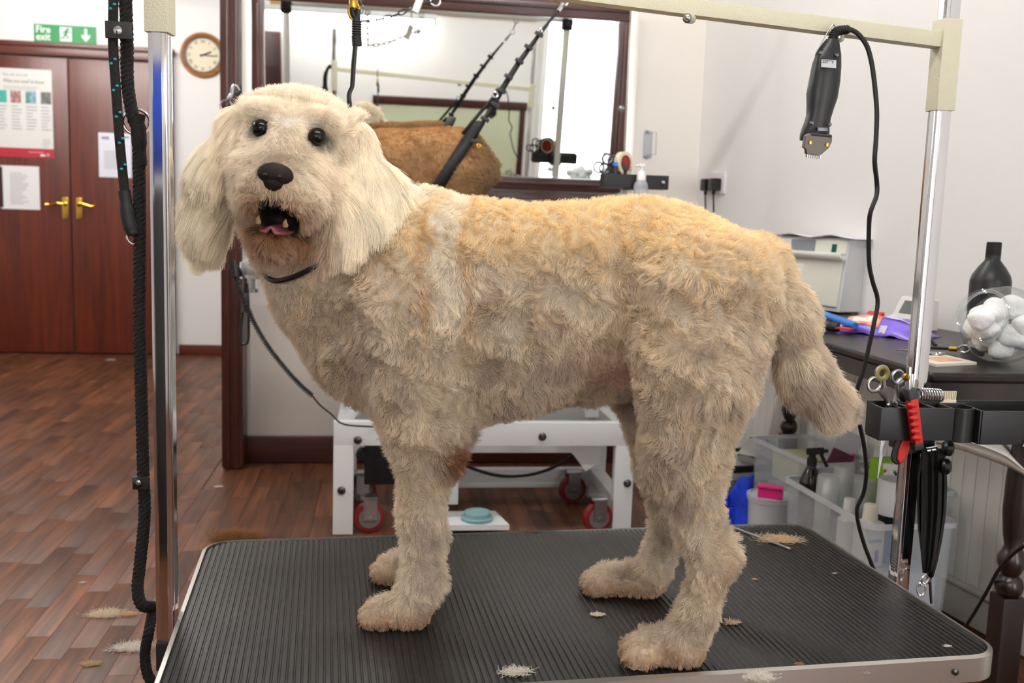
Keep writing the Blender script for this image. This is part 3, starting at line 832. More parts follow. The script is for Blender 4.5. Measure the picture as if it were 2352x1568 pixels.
C_APR = col_lin((251, 228, 186)); C_CRM = col_lin((234, 220, 198)); C_PALE = col_lin((240, 230, 214)); C_HEAD = col_lin((251, 241, 224)); C_EAR = col_lin((254, 247, 230))
C_TAN = col_lin((172, 122, 76)); C_DARK = col_lin((36, 26, 24)); C_PINK = col_lin((200, 156, 140)); C_LIP = col_lin((30, 24, 25)); C_BRN = col_lin((146, 92, 54)); C_TOE = col_lin((214, 176, 138))
def mixc(a, b, t): return a * (1 - t)[:, None] + b * t[:, None]
def sstep(x, a, b):
    t = np.clip((x - a) / (b - a), 0, 1); return t * t * (3 - 2 * t)
def dog_color(P):
    n = len(P); u, v, w = P.T; Q = d2h(P); x, y, z = Q.T
    nz = snoise(P, .03, 77)[:, 0]; nz2 = snoise(P, .012, 78)[:, 0]
    c = np.tile(C_CRM, (n, 1))
    c = mixc(c, C_PALE, np.clip(.45 * nz + .35 * nz2, 0, 1))
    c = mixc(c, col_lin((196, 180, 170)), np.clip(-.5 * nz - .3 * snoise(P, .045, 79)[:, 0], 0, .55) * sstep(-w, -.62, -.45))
    topt = sstep(w + .012 * nz, .53, .635) * sstep(u, -.12, -.02)
    c = mixc(c, C_APR, topt * .95)
    c = mixc(c, C_APR, np.clip(-.35 * nz - .3 * nz2, 0, .6) * sstep(w, .4, .6))
    cu = .098 - .02 * sstep(w, .45, .62)                   # the pale band behind the shoulder
    band = np.exp(-((u - cu - .01) / .021) ** 4) * sstep(w, .40, .52) * (v > -.05)
    c = mixc(c, col_lin((250, 242, 228)), band * .85)
    edge = (np.exp(-((u - cu + .022) / .007) ** 2) + np.exp(-((u - cu - .040) / .006) ** 2)) * sstep(w, .40, .5) * (v > 0)
    c = mixc(c, col_lin((214, 170, 112)), np.clip(edge, 0, 1) * .4)
    toe = sstep(-w, -.05, -.012)
    c = mixc(c, C_TOE, toe * .7)
    elb = np.exp(-(((u - .112) / .024) ** 2 + ((w - .268) / .028) ** 2 + ((v - .10) / .05) ** 2)) ; c = mixc(c, C_BRN, np.clip(elb * 1.2, 0, .95))
    for uc, vc in ((.002, .092), (-.035, -.084), (.398, .126), (.32, -.12)):
        near = (np.abs(v - vc) < .036) & (u < uc + .022) & (u > uc - .05)
        for q in (-.018, 0, .018): c = mixc(c, col_lin((128, 88, 66)), np.exp(-((v - vc - q) / .0032) ** 2) * near * sstep(-w, -.034, -.02) * .85)
        c = mixc(c, col_lin((196, 150, 118)), near * sstep(-w, -.022, -.008) * .6)
    hk = np.exp(-(((u - .515) / .02) ** 2 + ((w - .13) / .03) ** 2)) * (v > 0); c = mixc(c, C_TOE * .8, hk * .6)
    # head
    hm = sstep(-np.sqrt((Q[:, 0] / 1.5) ** 2 + Q[:, 1] ** 2 + (Q[:, 2] / 1.3) ** 2), -.165, -.125) * (z > -.22)
    c = mixc(c, C_HEAD, hm)
    earm = hm * sstep(np.abs(x - .0), .075, .10) * sstep(-z, -.05, .0); c = mixc(c, C_EAR, earm * .8)
    mz = np.exp(-(((x - .018) / .058) ** 2 + ((z + .098) / .036) ** 2)) * sstep(y, .02, .06)
    c = mixc(c, C_TAN, np.clip(mz * 1.15, 0, .9))
    ch = np.exp(-(((x - .016) / .06) ** 2 + ((z + .125) / .022) ** 2)) * (y > .0); c = mixc(c, C_TAN, ch * .5)
    bridge = np.exp(-(((x - .016) / .03) ** 2 + ((z + .012) / .022) ** 2)) * sstep(y, .08, .12); c = mixc(c, col_lin((150, 128, 106)), bridge * .6)
    md = np.sqrt(((x - .018) / (.026 + .3 * np.clip(-.08 - z, -.02, .03))) ** 2 + ((z + .089) / .0225) ** 2)
    lip = sstep(-md, -1.12, -.92) * sstep(y, .04, .08); c = mixc(c, C_LIP, lip)
    for sx in (-1, 1):
        ey = np.exp(-(((x - .010 - sx * .0405) / .0165) ** 2 + ((z - .031) / .014) ** 2) ** 2) * sstep(y, .03, .06); c = mixc(c, C_DARK, ey * .95)
    return c
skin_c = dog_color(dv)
u_, v_, w_ = dv.T
pink = np.exp(-(((u_ - .345) / .07) ** 2 + ((w_ - .40) / .045) ** 2)) * (v_ > -.05) * (np.abs(v_) < .16)
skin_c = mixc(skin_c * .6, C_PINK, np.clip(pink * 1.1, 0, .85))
DOG = thing('dog', 'large cream dog with fluffy drooping ears standing on the black ribbed table', 'dog', DO)
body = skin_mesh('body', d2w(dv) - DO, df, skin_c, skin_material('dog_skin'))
DB = bpy.data.objects.new('body', body); COL.objects.link(DB); DB.parent = DOG; WL[DB.name] = V(DO)

# coat
def build_coat():
    furm = fur_material('cream_fur')
    Qc = d2h(dv)
    def headness(P):
        Q = d2h(P); return (np.sqrt((Q[:, 0] / 1.5) ** 2 + Q[:, 1] ** 2 + (Q[:, 2] / 1.35) ** 2) < .128) & (Q[:, 2] > -.15)
    def earness(P):
        Q = d2h(P); return headness(P) & (np.abs(Q[:, 0]) > .082) & (Q[:, 2] < .075)
    def tailness(P): return (P[:, 0] > .565) & (P[:, 2] > .3) & (P[:, 2] < .55)
    def hidden(P):
        Q = d2h(P); x, y, z = Q.T
        md = np.sqrt(((x - .018) / .030) ** 2 + ((z + .090) / .0195) ** 2)
        no = (md < 1) & (y > .05)
        no |= (np.sqrt(((x - .018) / .021) ** 2 + ((z + .036) / .014) ** 2) < 1) & (y > .1)
        for sx in (-1, 1): no |= (np.sqrt(((x - .010 - sx * .0405) / .0135) ** 2 + ((z - .031) / .0125) ** 2) < 1) & (y > .04)
        return no
    def part(name, n, sel, seed, fn, **kw):
        P, k, t = sample_surface(dv, df, int(n * FUR), seed, lambda c: (sel(c) & ~hidden(c)).astype(float) + 1e-9)
        nr = dn[t[k]].mean(1); nr /= np.sqrt((nr * nr).sum(1))[:, None]
        comb, L = fn(P, nr)
        comb = comb - nr * (comb * nr).sum(1)[:, None] * .7
        comb /= np.maximum(np.sqrt((comb * comb).sum(1)), 1e-6)[:, None]
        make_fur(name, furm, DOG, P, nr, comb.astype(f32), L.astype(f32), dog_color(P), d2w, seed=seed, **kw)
    def f_body(P, nr):
        u, v, w = P.T; n = len(P)
        comb = np.stack([.45 * np.ones(n), 0 * u, -1 * np.ones(n)], 1)
        L = np.full(n, .020)
        L = np.where(w < .25, .017, L); L = np.where(w < .035, .0095, L); L = np.where(w > .6, .015, L)
        pk = np.exp(-(((u - .345) / .06) ** 2 + ((w - .40) / .035) ** 2)); L = L * (1 - .75 * np.clip(pk, 0, 1) * (np.abs(v) < .14))
        elb = np.exp(-(((u - .105) / .03) ** 2 + ((w - .25) / .03) ** 2)); L = L * (1 + .5 * elb)
        return comb, L
    part('coat', 330000, lambda c: ~headness(c) & ~tailness(c), 11, f_body, npt=6, lift=.62, curl=.55, csc=.019, radius=.00030, clump=.45, clsz=.012, jit=.42)
    def f_head(P, nr):
        Q = d2h(P); x, y, z = Q.T; n = len(P)
        cx = np.stack([(x - .012) * 6, np.full(n, -.25), -1.0 + sstep(z, .03, .06) * 1.6], 1)
        near = sstep(y, .09, .13)
        c = cx @ HMd
        L = np.full(n, .024); L = np.where(z > .02, .022, L); L = L * (1 - .6 * near)
        L = np.where((z < -.05) & (y < .1), .028, L)
        L = np.where((np.abs(x - .01) < .075) & (z > -.0) & (z < .075) & (y > .04), .011, L)
        return c, L
    part('head_hair', 120000, lambda c: headness(c) & ~earness(c), 21, f_head, npt=6, lift=.45, curl=.16, csc=.03, radius=.00028, clump=.22, clsz=.010, jit=.3, droop=.02)
    def f_ear(P, nr):
        Q = d2h(P); x, y, z = Q.T; n = len(P)
        c = np.stack([np.sign(x) * .28 * np.ones(n), .1 * np.ones(n), -np.ones(n)], 1) @ HMd
        L = (.042 + .03 * sstep(-z, .0, .1)) * np.where(x > 0, .55 + .45 * sstep(x, .085, .13), 1.0)
        return c, L
    part('ear_hair', 45000, lambda c: earness(c) & (d2h(c)[:, 0] > 0), 31, f_ear, npt=8, lift=.3, curl=.16, csc=.03, radius=.00032, clump=.3, clsz=.014, jit=.14, droop=.10)
    part('ear_hair', 42000, lambda c: earness(c) & (d2h(c)[:, 0] < 0), 41, f_ear, npt=8, lift=.3, curl=.16, csc=.03, radius=.00032, clump=.3, clsz=.014, jit=.14, droop=.10)
    def f_tail(P, nr):
        u, v, w = P.T; n = len(P)
        c = np.stack([.75 * np.ones(n), 0 * u, -.75 * np.ones(n)], 1)
        return c, .024 + .018 * sstep(-w, -.46, -.39) - .012 * sstep(u, .64, .67)
    part('tail_hair', 45000, tailness, 51, f_tail, npt=7, lift=.35, curl=.2, csc=.03, radius=.0003, clump=.25, clsz=.014, jit=.22, droop=.04)
build_coat()

def hv(x, y, z): return V(h2w((x, y, z)))
hrot = Matrix([list(r) for r in HM]).transposed()
eye_m = mat('dark_eye', (10, 8, 8), .22, spec=.35)
for sx in (-1, 1):
    obj('eye', MB().ball(hv(.010 + sx * .0405, .079, .031), 0.0134, 20, 14, hrot), eye_m, DOG)
nose_m = mat('nose_leather', (34, 24, 23), .6, spec=.25, bump=.3, bscale=500)
nb = MB()
nb.ball(hv(.019, .147, -.034), (.025, .015, .016), 20, 12, hrot).ball(hv(.019, .150, -.043), (.015, .010, .014), 14, 10, hrot)
nose = obj('nose', nb, nose_m, DOG)
obj('nostril', MB().ball(hv(.010, .1605, -.037), (.0042, .004, .0034), 10, 8, hrot).ball(hv(.028, .1605, -.037), (.0042, .003, .0034), 10, 8, hrot), mat('nostril_dark', (10, 6, 6), .6), nose)
tg = MB(); rows = []
for i in range(9):
    t = i / 8; y = .075 + .058 * t; wd = .020 * math.sqrt(max(0, 1 - max(0, (t - .55) / .47) ** 2)) + .001
    rows.append([hv(.018 + wd * a, y, -.104 + .004 * math.cos(math.pi * a) - .006 * t * t) for a in np.linspace(-1, 1, 9)])
tg.grid(rows)
obj('tongue', tg, mat('tongue_pink', (124, 66, 72), .35), DOG, solid=.004)
tooth = mat('tooth_ivory', (160, 142, 106), .3)
for x, z, s, L in ((-.002, -.101, 1, .009), (.036, -.100, 1, .009)):
    obj('tooth', MB().tube([hv(x, .126, z), hv(x, .130, z + s * L * .5), hv(x, .128, z + s * L)], [.0042, .003, .0006], 10), tooth, DOG)
claw = mat('dark_claw', (70, 48, 40), .4)
for u, v, on in ((-.016, .092, 1), (-.053, -.084, 1), (.382, .126, 1), (.304, -.12, 1)):
    for q in (-.027, -.009, .009, .027):
        p = d2w([(u - .004 * (abs(q) < .02), v + q, .014), (u - .012 - .004 * (abs(q) < .02), v + q, .005)])
        obj('claw', MB().tube([V(p[0]), V((p[0] + p[1]) / 2 + np.array([0, 0, .001])), V(p[1])], [.0035, .003, .0008], 8), claw, DOG)
# ------------------------------------------------------------------ near grooming table (turned 3.4 degrees)
TA = math.radians(3.4); RT = Matrix.Rotation(TA, 3, 'Z'); TZ = .41
TC = V((.306, 1.520, TZ))
def tp(x, y, z=0.): return TC + RT @ V((x, y, 0)) + V((0, 0, z))
TLX, TLY = 1.215, .628
def rrect(lx, ly, r, n=7):
    out = []
    for cx_, cy_, a0 in ((lx / 2 - r, ly / 2 - r, 0), (-lx / 2 + r, ly / 2 - r, 90), (-lx / 2 + r, -ly / 2 + r, 180), (lx / 2 - r, -ly / 2 + r, 270)):
        for k in range(n + 1):
            a = math.radians(a0 + 90 * k / n); out.append((cx_ + r * math.cos(a), cy_ + r * math.sin(a)))
    return out
def near_table():
    t = thing('grooming_table', 'near grooming table with black ribbed rubber top and aluminium rim under the cream dog', 'table', tp(0, 0, -TZ))
    tx, ty = RT @ V((1, 0, 0)), RT @ V((0, 1, 0))
    obj('table_board', MB().prism(rrect(TLX - .006, TLY - .006, .05), tp(0, 0, -.032), tx, ty, (0, 0, 1), .026), mat('board_dark', (40, 38, 36), .6), t)
    # rubber mat with a real ribbed profile
    b = MB(); n = 120; lx, ly, r = TLX - .012, TLY - .012, .05
    pitch = lx / n; prof = []
    for k in range(n):
        x = -lx / 2 + k * pitch
        prof += [(x, -.0016), (x + pitch * .16, -.0016), (x + pitch * .30, 0.), (x + pitch * .90, 0.)]
    prof.append((lx / 2, -.0016))
    rows = [[], [], [], []]
    for x, z in prof:
        e = abs(x) - (lx / 2 - r)
        hy = ly / 2 - (r - math.sqrt(max(r * r - e * e, 0)) if e > 0 else 0)
        for j, (yy, zz) in enumerate(((-hy, -.007), (-hy, z), (hy, z), (hy, -.007))): rows[j].append(tp(x, yy, zz))
    b.grid(rows)
    mt = bpy.data.materials.new('ribbed_rubber'); mt.use_nodes = True; nt = mt.node_tree; N = nt.nodes; L = nt.links; bs = N['Principled BSDF']
    tc = N.new('ShaderNodeTexCoord'); n1 = N.new('ShaderNodeTexNoise'); n1.inputs['Scale'].default_value = 260; n1.inputs['Detail'].default_value = 4
    n2 = N.new('ShaderNodeTexNoise'); n2.inputs['Scale'].default_value = 6; n2.inputs['Detail'].default_value = 4
    L.new(tc.outputs['Object'], n1.inputs[0]); L.new(tc.outputs['Object'], n2.inputs[0])
    r1 = N.new('ShaderNodeValToRGB'); r1.color_ramp.elements[0].position = .60; r1.color_ramp.elements[0].color = srgb((25, 24, 24)); r1.color_ramp.elements[1].position = .80; r1.color_ramp.elements[1].color = srgb((92, 82, 70))
    r2 = N.new('ShaderNodeValToRGB'); r2.color_ramp.elements[0].position = .3; r2.color_ramp.elements[0].color = (.7, .7, .7, 1); r2.color_ramp.elements[1].position = .75; r2.color_ramp.elements[1].color = (1.5, 1.45, 1.4, 1)
    L.new(n1.outputs['Fac'], r1.inputs[0]); L.new(n2.outputs['Fac'], r2.inputs[0])
    mx = N.new('ShaderNodeMix'); mx.data_type = 'RGBA'; mx.blend_type = 'MULTIPLY'; mx.inputs['Factor'].default_value = 1
    L.new(r1.outputs[0], mx.inputs['A']); L.new(r2.outputs[0], mx.inputs['B']); L.new(mx.outputs['Result'], bs.inputs['Base Color'])
    bs.inputs['Roughness'].default_value = .40; bs.inputs['Specular IOR Level'].default_value = .3
    obj('rubber_mat', b, mt, t, smooth=20)
    # aluminium rim
    al = mat('aluminium', (205, 202, 196), .28, .9)
    out = rrect(TLX + .004, TLY + .004, .055); inn = rrect(TLX - .010, TLY - .010, .049); k = len(out); rb = MB(); vs = []
    for poly, z in ((out, -.036), (out, .0005), (inn, .003), (inn, -.004)): vs += [tp(p[0], p[1], z) for p in poly]
    fs = [(l * k + i, l * k + (i + 1) % k, (l + 1) * k + (i + 1) % k, (l + 1) * k + i) for l in range(3) for i in range(k)]
    rb.add(vs, fs); obj('rim', rb, al, t)
    for x in (-.45, 0, .52):
        p = tp(x, -TLY / 2 - .003, -.018); obj('rivet', MB().lathe(p, [(.005, 0), (.005, .002), (.002, .0035)], 12, -ty), darksteel, t)
    # lifting base below
    u = MB(); u.box(tp(0, 0, -.06), (.95, .42, .05), RT, .004); obj('under_frame', u, black_matte, t)
    obj('lift_column', MB().box(tp(0, 0, -.20), (.30, .22, .24), RT, .01), black_matte, t)
    obj('base_frame', MB().box(tp(0, .0, -.365), (.9, .46, .09), RT, .01), black_matte, t)
near_table()

# ------------------------------------------------------------------ arm over the near table
LP = tp(-TLX / 2 - .021, -.01); RP = tp(TLX / 2 + .024, .0)
def near_arm():
    t = thing('grooming_gantry', 'chrome and cream overhead gantry clamped to the ends of the near table', 'gantry', V((.3, 1.5, TZ)))
    ft = MB()
    for P_, zs0, zs1, rot in ((LP, 1.276, 1.46, Matrix.Rotation(-.12, 3, 'Z')), (RP, 1.236, 1.386, RT)):
        pb = MB(); q = V((P_.x, P_.y, 0))
        pb.box(q + V((0, 0, .985)), (.0265, .0265, 1.33), rot, .0025)
        for dx, dy in ((0, -.0137), (0, .0137), (-.0137, 0), (.0137, 0)):      # shallow ridge down each face
            pb.box(q + rot @ V((dx, dy, 0)) + V((0, 0, .985)), (.012 if dx == 0 else .0008, .012 if dy == 0 else .0008, 1.33), rot)
        obj('post', pb, chrome, t)
        obj('sleeve', MB().box(q + V((0, 0, (zs0 + zs1) / 2)), (.034, .034, zs1 - zs0), rot, .002), cream_metal, t)
        s = -1 if P_ is LP else 1
        obj('clamp', MB().box(q + RT @ V((-s * .008, 0, 0)) + V((0, 0, .345)), (.046, .04, .045), RT, .004), black_matte, t)
    a = V((LP.x, LP.y, 1.405)) + RT @ V((.017, 0, 0)); b = V((RP.x, RP.y, 1.352)) - RT @ V((.017, 0, 0))
    obj('crossbar', MB().quadbox(a, b, .025, .025, (0, 0, 1), .002), cream_metal, t)
    def bp(px):
        f = 0
        lo, hi = 0., 1.
        for _ in range(40):
            m_ = (lo + hi) / 2; c = a.lerp(b, m_); d = c - V(CAM)
            x = 1176 + FPX * d.dot(V(AX_R)) / d.dot(V(AX_W))
            if x < px: lo = m_
            else: hi = m_
        return a.lerp(b, lo)
    for px in (1585, 1925):
        p = bp(px)
        h = obj('hook_peg', MB().tube([p - V((0, 0, .010)), p - V((0, 0, .018)) - RT @ V((0, .008, 0)), p - V((0, 0, .020)) - RT @ V((.012, .022, 0))], .0075, 12), cream_metal, t)
        obj('peg_tip', MB().ball(p - V((0, 0, .020)) - RT @ V((.012, .022, 0)), .0078, 12, 8), steel, h)
    return bp
bar_at = near_arm()
def on_arm(px, dz=0.): return bar_at(px) + V((0, 0, dz))

# ------------------------------------------------------------------ noose holding the cream dog
def noose():
    p = on_arm(812); y = p.y; g = lambda px, py: at(px, py, y=y)
    t = thing('grooming_noose', 'black grooming noose with brass clip and bound grip, hung from the cream crossbar', 'noose', p)
    obj('sling', MB().ring(p, .020, .0025, RT @ V((1, 0, 0)), 20, 8), black_matte, t)
    s = MB(); c0 = g(812, 0)
    s.tube([p - V((0, 0, .018)), c0 + V((0, 0, .03))], .002, 8)
    obj('hanger', s, black_matte, t)
    c = MB(); c.ring(g(813, 26) , .0095, .0024, V((.2, -1, 0)), 20, 8, .8, 1.25).lathe(g(812, 6), [(.006, -.008), (.007, 0), (.005, .012), (.003, .03)], 12)
    obj('brass_clip', c, brass, t)
    k = [g(812, 22), g(808, 34), g(816, 44), g(819, 52), g(820, 96), g(821, 104)]
    obj('strap_loop', MB().tube([g(806, 18), g(810, 34), g(817, 46), g(819, 55)], .0045, 8).tube([g(822, 22), g(821, 36), g(819, 55)], .0045, 8), black_plastic, t)
    gr = MB(); gr.tube([g(819, 40), g(818.5, 84)], .0058, 12)
    for i in range(6): gr.ring(g(819, 50 + i * 5.6), .0062, .0013, (0, 0, 1), 16, 6)
    obj('bound_grip', gr, black_rubber, t)
    obj('slider', MB().tube([g(818.5, 82), g(820, 105)], .0072, 12), black_matte, t)
    cord = spline([g(816, 104), g(812, 150), g(809, 195), g(802, 232), V(d2w((-.07, .0, .715))), V(d2w((-.05, -.03, .66)))], 6)
    obj('cord', MB().tube(cord, .0036, 8), black_plastic, t)
    # loop round the neck, showing under the chin
    loop = spline([V(d2w(q)) for q in ((-.045, .04, .70), (-.06, .075, .655), (-.07, .085, .590), (-.09, .106, .552), (-.125, .114, .528), (-.165, .102, .518), (-.20, .06, .53), (-.20, .02, .57), (-.16, -.05, .61), (-.09, -.06, .67), (-.05, -.03, .70))], 5)
    obj('neck_loop', MB().tube(loop, .0042, 8), black_plastic, t)
noose()

# ------------------------------------------------------------------ rope leads hung beside the chrome post
def braid(b, pts, R, pitch, seg=6):
    """three strands wound round each other along a path"""
    pts = [V(p) for p in pts]
    L = [0.]
    for i in range(1, len(pts)): L.append(L[-1] + (pts[i] - pts[i - 1]).length)
    n = max(12, int(L[-1] / pitch * 9)); P_ = []
    for k in range(n + 1):
        s = L[-1] * k / n; i = max(0, min(len(pts) - 2, next((j for j in range(len(L) - 1) if L[j + 1] >= s), len(pts) - 2)))
        f = (s - L[i]) / max(L[i + 1] - L[i], 1e-9); P_.append((pts[i].lerp(pts[i + 1], f), (pts[i + 1] - pts[i]).normalized(), s))
    x0 = None
    for q in range(3):
        out = []
        for p, d, s in P_:
            x, y, z = basis(d, (0, 1, 0)); a = 2 * math.pi * (s / pitch + q / 3)
            out.append(p + x * (R * .5 * math.cos(a)) + y * (R * .5 * math.sin(a)))
        b.tube(out, R * .62, seg)
def leads():
    y = LP.y + .02; g = lambda px, py, dy=0.: at(px, py, y=y + dy)
    rope = mat('black_rope', (24, 22, 23), .85, bump=.6, bscale=600)
    t = thing('slip_lead', 'thick black braided slip lead with a steel ring beside the chrome post', 'lead', g(320, 270))
    b = MB()
    braid(b, spline([g(352, -158, -.04), g(322, -176, -.03), g(300, -140, -.01), g(290, -60), g(288, -10), g(290, 40), g(292, 110), g(293, 190), g(304, 262), g(314, 290)], 6), .0088, .020)
    obj('rope', b, rope, t)
    b = MB()
    braid(b, spline([g(318, 282), g(320, 400), g(321, 560), g(321, 760), g(326, 960), g(329, 1090), g(332, 1180), g(322, 1290), g(316, 1350), g(325, 1388), g(352, 1394, .03)], 6), .0088, .020)
    b2 = MB(); braid(b2, spline([g(352, 1400, .03), g(342, 1450), g(333, 1500), g(338, 1545), g(352, 1572), g(362, 1600)], 6), .0080, .020)
    obj('rope', b, rope, t); obj('rope', b2, rope, t)
    obj('spliced_end', MB().tube(spline([g(322, 262), g(318, 290), g(320, 330), g(324, 380)], 4), [.008] * 4 + [.011] * 5 + [.009] * 4, 10), rope, t)
    obj('ring', MB().ring(g(313, 280, .004), .0185, .0022, V((.25, -1, .1)), 28, 8), chrome, t)
    obj('stopper', MB().box(g(324, 1108, -.006), (.024, .012, .02), None, .004).ball(g(316, 1108, -.010), .008, 12, 8), black_matte, t)
    obj('stopper_rivet', MB().lathe(g(318, 1108, -.018), [(.004, 0), (.004, .002), (.0015, .003)], 12, (0, -1, 0)), steel, t)
    t2 = thing('thin_lead', 'thin black cord lead with teal flecks and a leather keeper', 'lead', g(262, 100, -.012))
    yy = -.014
    pth = spline([g(340, -150, -.05), g(300, -165, -.05), g(272, -120, -.03), g(263, -60, yy), g(260, 40, yy), g(260, 110, yy), g(266, 200, yy), g(273, 300, yy), g(281, 390, yy), g(287, 445, yy)], 8)
    obj('cord', MB().tube(pth, .0068, 10), rope, t2)
    tb_ = mat('teal_thread', (20, 150, 158), .6); fb = MB()
    for px, py in ((263, 10), (254, 20), (264, 136), (256, 146), (269, 197), (261, 207), (276, 258), (267, 268), (282, 318), (274, 328), (287, 378), (279, 388)):
        fb.ball(g(px, py, yy - .0062), (.0024, .0016, .0020), 8, 6)
    f_ = obj('teal_flecks', fb, tb_, t2); f_['kind'] = 'stuff'
    lea = mat('black_leather', (30, 29, 30), .5, bump=.2, bscale=300)
    obj('keeper', MB().box(g(272, 69, yy - .008), (.036, .004, .024), None, .0018).box(g(272, 69, yy + .010), (.036, .004, .024), None, .0018), lea, t2)
    obj('keeper_rivet', MB().lathe(g(271, 70, yy - .0105), [(.0062, 0), (.006, .0015), (.002, .003)], 16, (0, -1, 0)), chrome, t2)
    obj('rubber_sleeve', MB().tube(spline([g(285, 438, yy), g(290, 470, yy), g(294, 500, yy), g(300, 524, yy), g(306, 540, yy)], 4), [.009] * 5 + [.0105] * 8 + [.009] * 3 + [.007], 12), black_rubber, t2)
    obj('end_ring', MB().ring(g(309, 545, -.005), .010, .002, V((.3, -1, 0)), 20, 8), chrome, t2)
leads()

# ------------------------------------------------------------------ clipper hanging from the peg
def clipper():
    p = on_arm(1915); y = p.y - .028; g = lambda px, py, dy=0.: at(px, py, y=y + dy)
    t = thing('dog_clipper', 'black corded dog clipper with steel blade hanging from the crossbar', 'clipper', g(1890, 200))
    # body: elliptical sections along the axis
    ax = [(1912, 92, 14, 13), (1908, 104, 20, 17), (1904, 122, 27, 21), (1899, 150, 32, 25), (1894, 185, 34, 27), (1888, 220, 34.5, 27), (1884, 245, 30, 25), (1880, 268, 27, 23), (1876, 285, 28, 23), (1873, 300, 31, 23), (1870, 314, 32, 20), (1867, 326, 30, 15)]
    secs = []
    for x, yv, hw, hd in ax:
        c = g(x, yv); ex = (g(x + hw, yv + hw * .16) - c); ed = V((0.15, 1, 0)).normalized() * ex.length * hd / hw
        secs.append([c + ex * math.copysign(abs(math.cos(k * math.pi / 12)) ** .85, math.cos(k * math.pi / 12)) + ed * math.copysign(abs(math.sin(k * math.pi / 12)) ** .85, math.sin(k * math.pi / 12)) for k in range(24)])
    b = MB(); vs = [q for s in secs for q in s]; fs = [(i * 24 + k, i * 24 + (k + 1) % 24, (i + 1) * 24 + (k + 1) % 24, (i + 1) * 24 + k) for i in range(len(secs) - 1) for k in range(24)]
    fs += [tuple(range(24)), tuple((len(secs) - 1) * 24 + k for k in range(24))]
    b.add(vs, fs); body_m = mat('clipper_black', (28, 29, 31), .38)
    bd = obj('body', b, body_m, t)
    # blade set at the lower end
    fr = -.0225
    bl = MB(); px = [(1851, 312), (1860, 306), (1912, 311), (1911, 326), (1904, 340), (1888, 354), (1882, 358), (1853, 354), (1852, 343), (1846, 339)]
    pts = [g(a_, b_, fr) for a_, b_ in px]; n_ = V((0, 1, .15)).normalized()
    bl.add([q for q in pts] + [q + n_ * .009 for q in pts], [tuple(range(len(pts))), tuple(range(2 * len(pts) - 1, len(pts) - 1, -1))] + [(i, (i + 1) % len(pts), len(pts) + (i + 1) % len(pts), len(pts) + i) for i in range(len(pts))])
    blade = obj('blade', bl, mat('blade_steel', (92, 86, 80), .42, 1.), t, smooth=20, bevel=.0008)
    th = MB()
    for k in range(7): th.quadbox(g(1854 + k * 4.7, 352 + k * .55, fr + .004), g(1853.5 + k * 4.7, 361 + k * .55, fr + .004), .0016, .006, (0, 1, 0))
    obj('blade_teeth', th, steel, blade)
    for x, yv in ((1861, 327), (1900, 332)): obj('blade_screw', MB().lathe(g(x, yv, fr - .0005), [(.0032, 0), (.003, .0012), (.001, .0016)], 14, (0, -1, 0)), brass, blade)
    obj('hinge', MB().tube([g(1862, 308, fr + .002), g(1908, 313, fr + .002)], .0032, 8).box(g(1888, 297, fr + .0022), (.018, .006, .006), None, .001), darksteel, t)
    for x, yv in ((1885, 121), (1922, 126), (1864, 282), (1906, 286)):
        obj('screw', MB().lathe(g(x, yv, -.0195), [(.0034, 0), (.003, .0014), (.001, .002)], 14, (-.2, -1, 0)), darksteel, t)
    # rating label
    lb = [g(1888, 136, -.0212), g(1921, 138.5, -.0192), g(1920.5, 156.5, -.0206), g(1887, 154, -.0226)]
    lab = obj('rating_label', MB().add(lb + [q + V((0, .002, 0)) for q in lb], [(0, 1, 2, 3), (7, 6, 5, 4), (0, 4, 5, 1), (1, 5, 6, 2), (2, 6, 7, 3), (3, 7, 4, 0)]), mat('label_silver', (188, 190, 194), .45), t, smooth=0)
    lx = (lb[1] - lb[0]).normalized(); lz = (lb[0] - lb[3]).normalized()
    dkk = mat('label_ink', (70, 72, 78), .6); q = MB(); gg = random.Random(5)
    for r_, z_ in enumerate((.0010, .0028, .0046)):
        for k in range(6):
            if r_ and k in (3, 4): continue
            a_ = lb[0] + lx * (.0012 + k * .0033) - lz * (z_ + .0004); q.quadbox(a_ + V((0, -.0003, 0)), a_ + lx * gg.uniform(.0018, .0030) + V((0, -.0003, 0)), .0002, .0009, lz)
    pr = obj('label_print', q, dkk, lab, smooth=0); pr['kind'] = 'stuff'
    # wire hanger and strain relief
    obj('wire_hanger', MB().tube(spline([g(1872, 128), g(1876, 118), g(1895, 84), g(1910, 60), g(1916, 58), g(1922, 70), g(1926, 92), g(1930, 120), g(1929, 134)], 5), .0009, 6), steel, t)
    rl = MB(); rp_ = spline([g(1912, 96), g(1914, 82), g(1921, 73), g(1934, 69), g(1950, 68)], 6); rl.tube(rp_, .0062, 12)
    for k in range(2, len(rp_) - 2, 2): rl.ring(rp_[k], .0066, .0012, rp_[k + 1] - rp_[k - 1], 14, 6)
    obj('strain_relief', rl, black_rubber, t)
    ed = .16
    cp = [g(1940, 68), g(1954, 68), g(1973, 80), g(1992, 108), g(2003, 150), g(2010, 205), g(2014, 260), g(2012, 320), g(2009, 370), g(2014, 420, .02), g(2013, 450, .02), g(2000, 485, .02), g(1996, 520, .03), g(1996, 600, .05), g(2004, 645, .06), g(2016, 690, .07), g(2008, 740, .07), g(1995, 800, .08), g(1983, 850, .09), g(1968, 900, .10), g(1972, 960, .12), g(1984, 1020, .14), g(1990, 1080, .16), g(1984, 1130, .18), g(1969, 1165, .19), g(1971, 1200, .20), g(1985, 1250, .22), g(2000, 1290, .23), g(2020, 1345, .24), g(2040, 1440, .24)]
    obj('power_cord', MB().tube(spline(cp, 5), .0040, 8), black_rubber, t)
clipper()
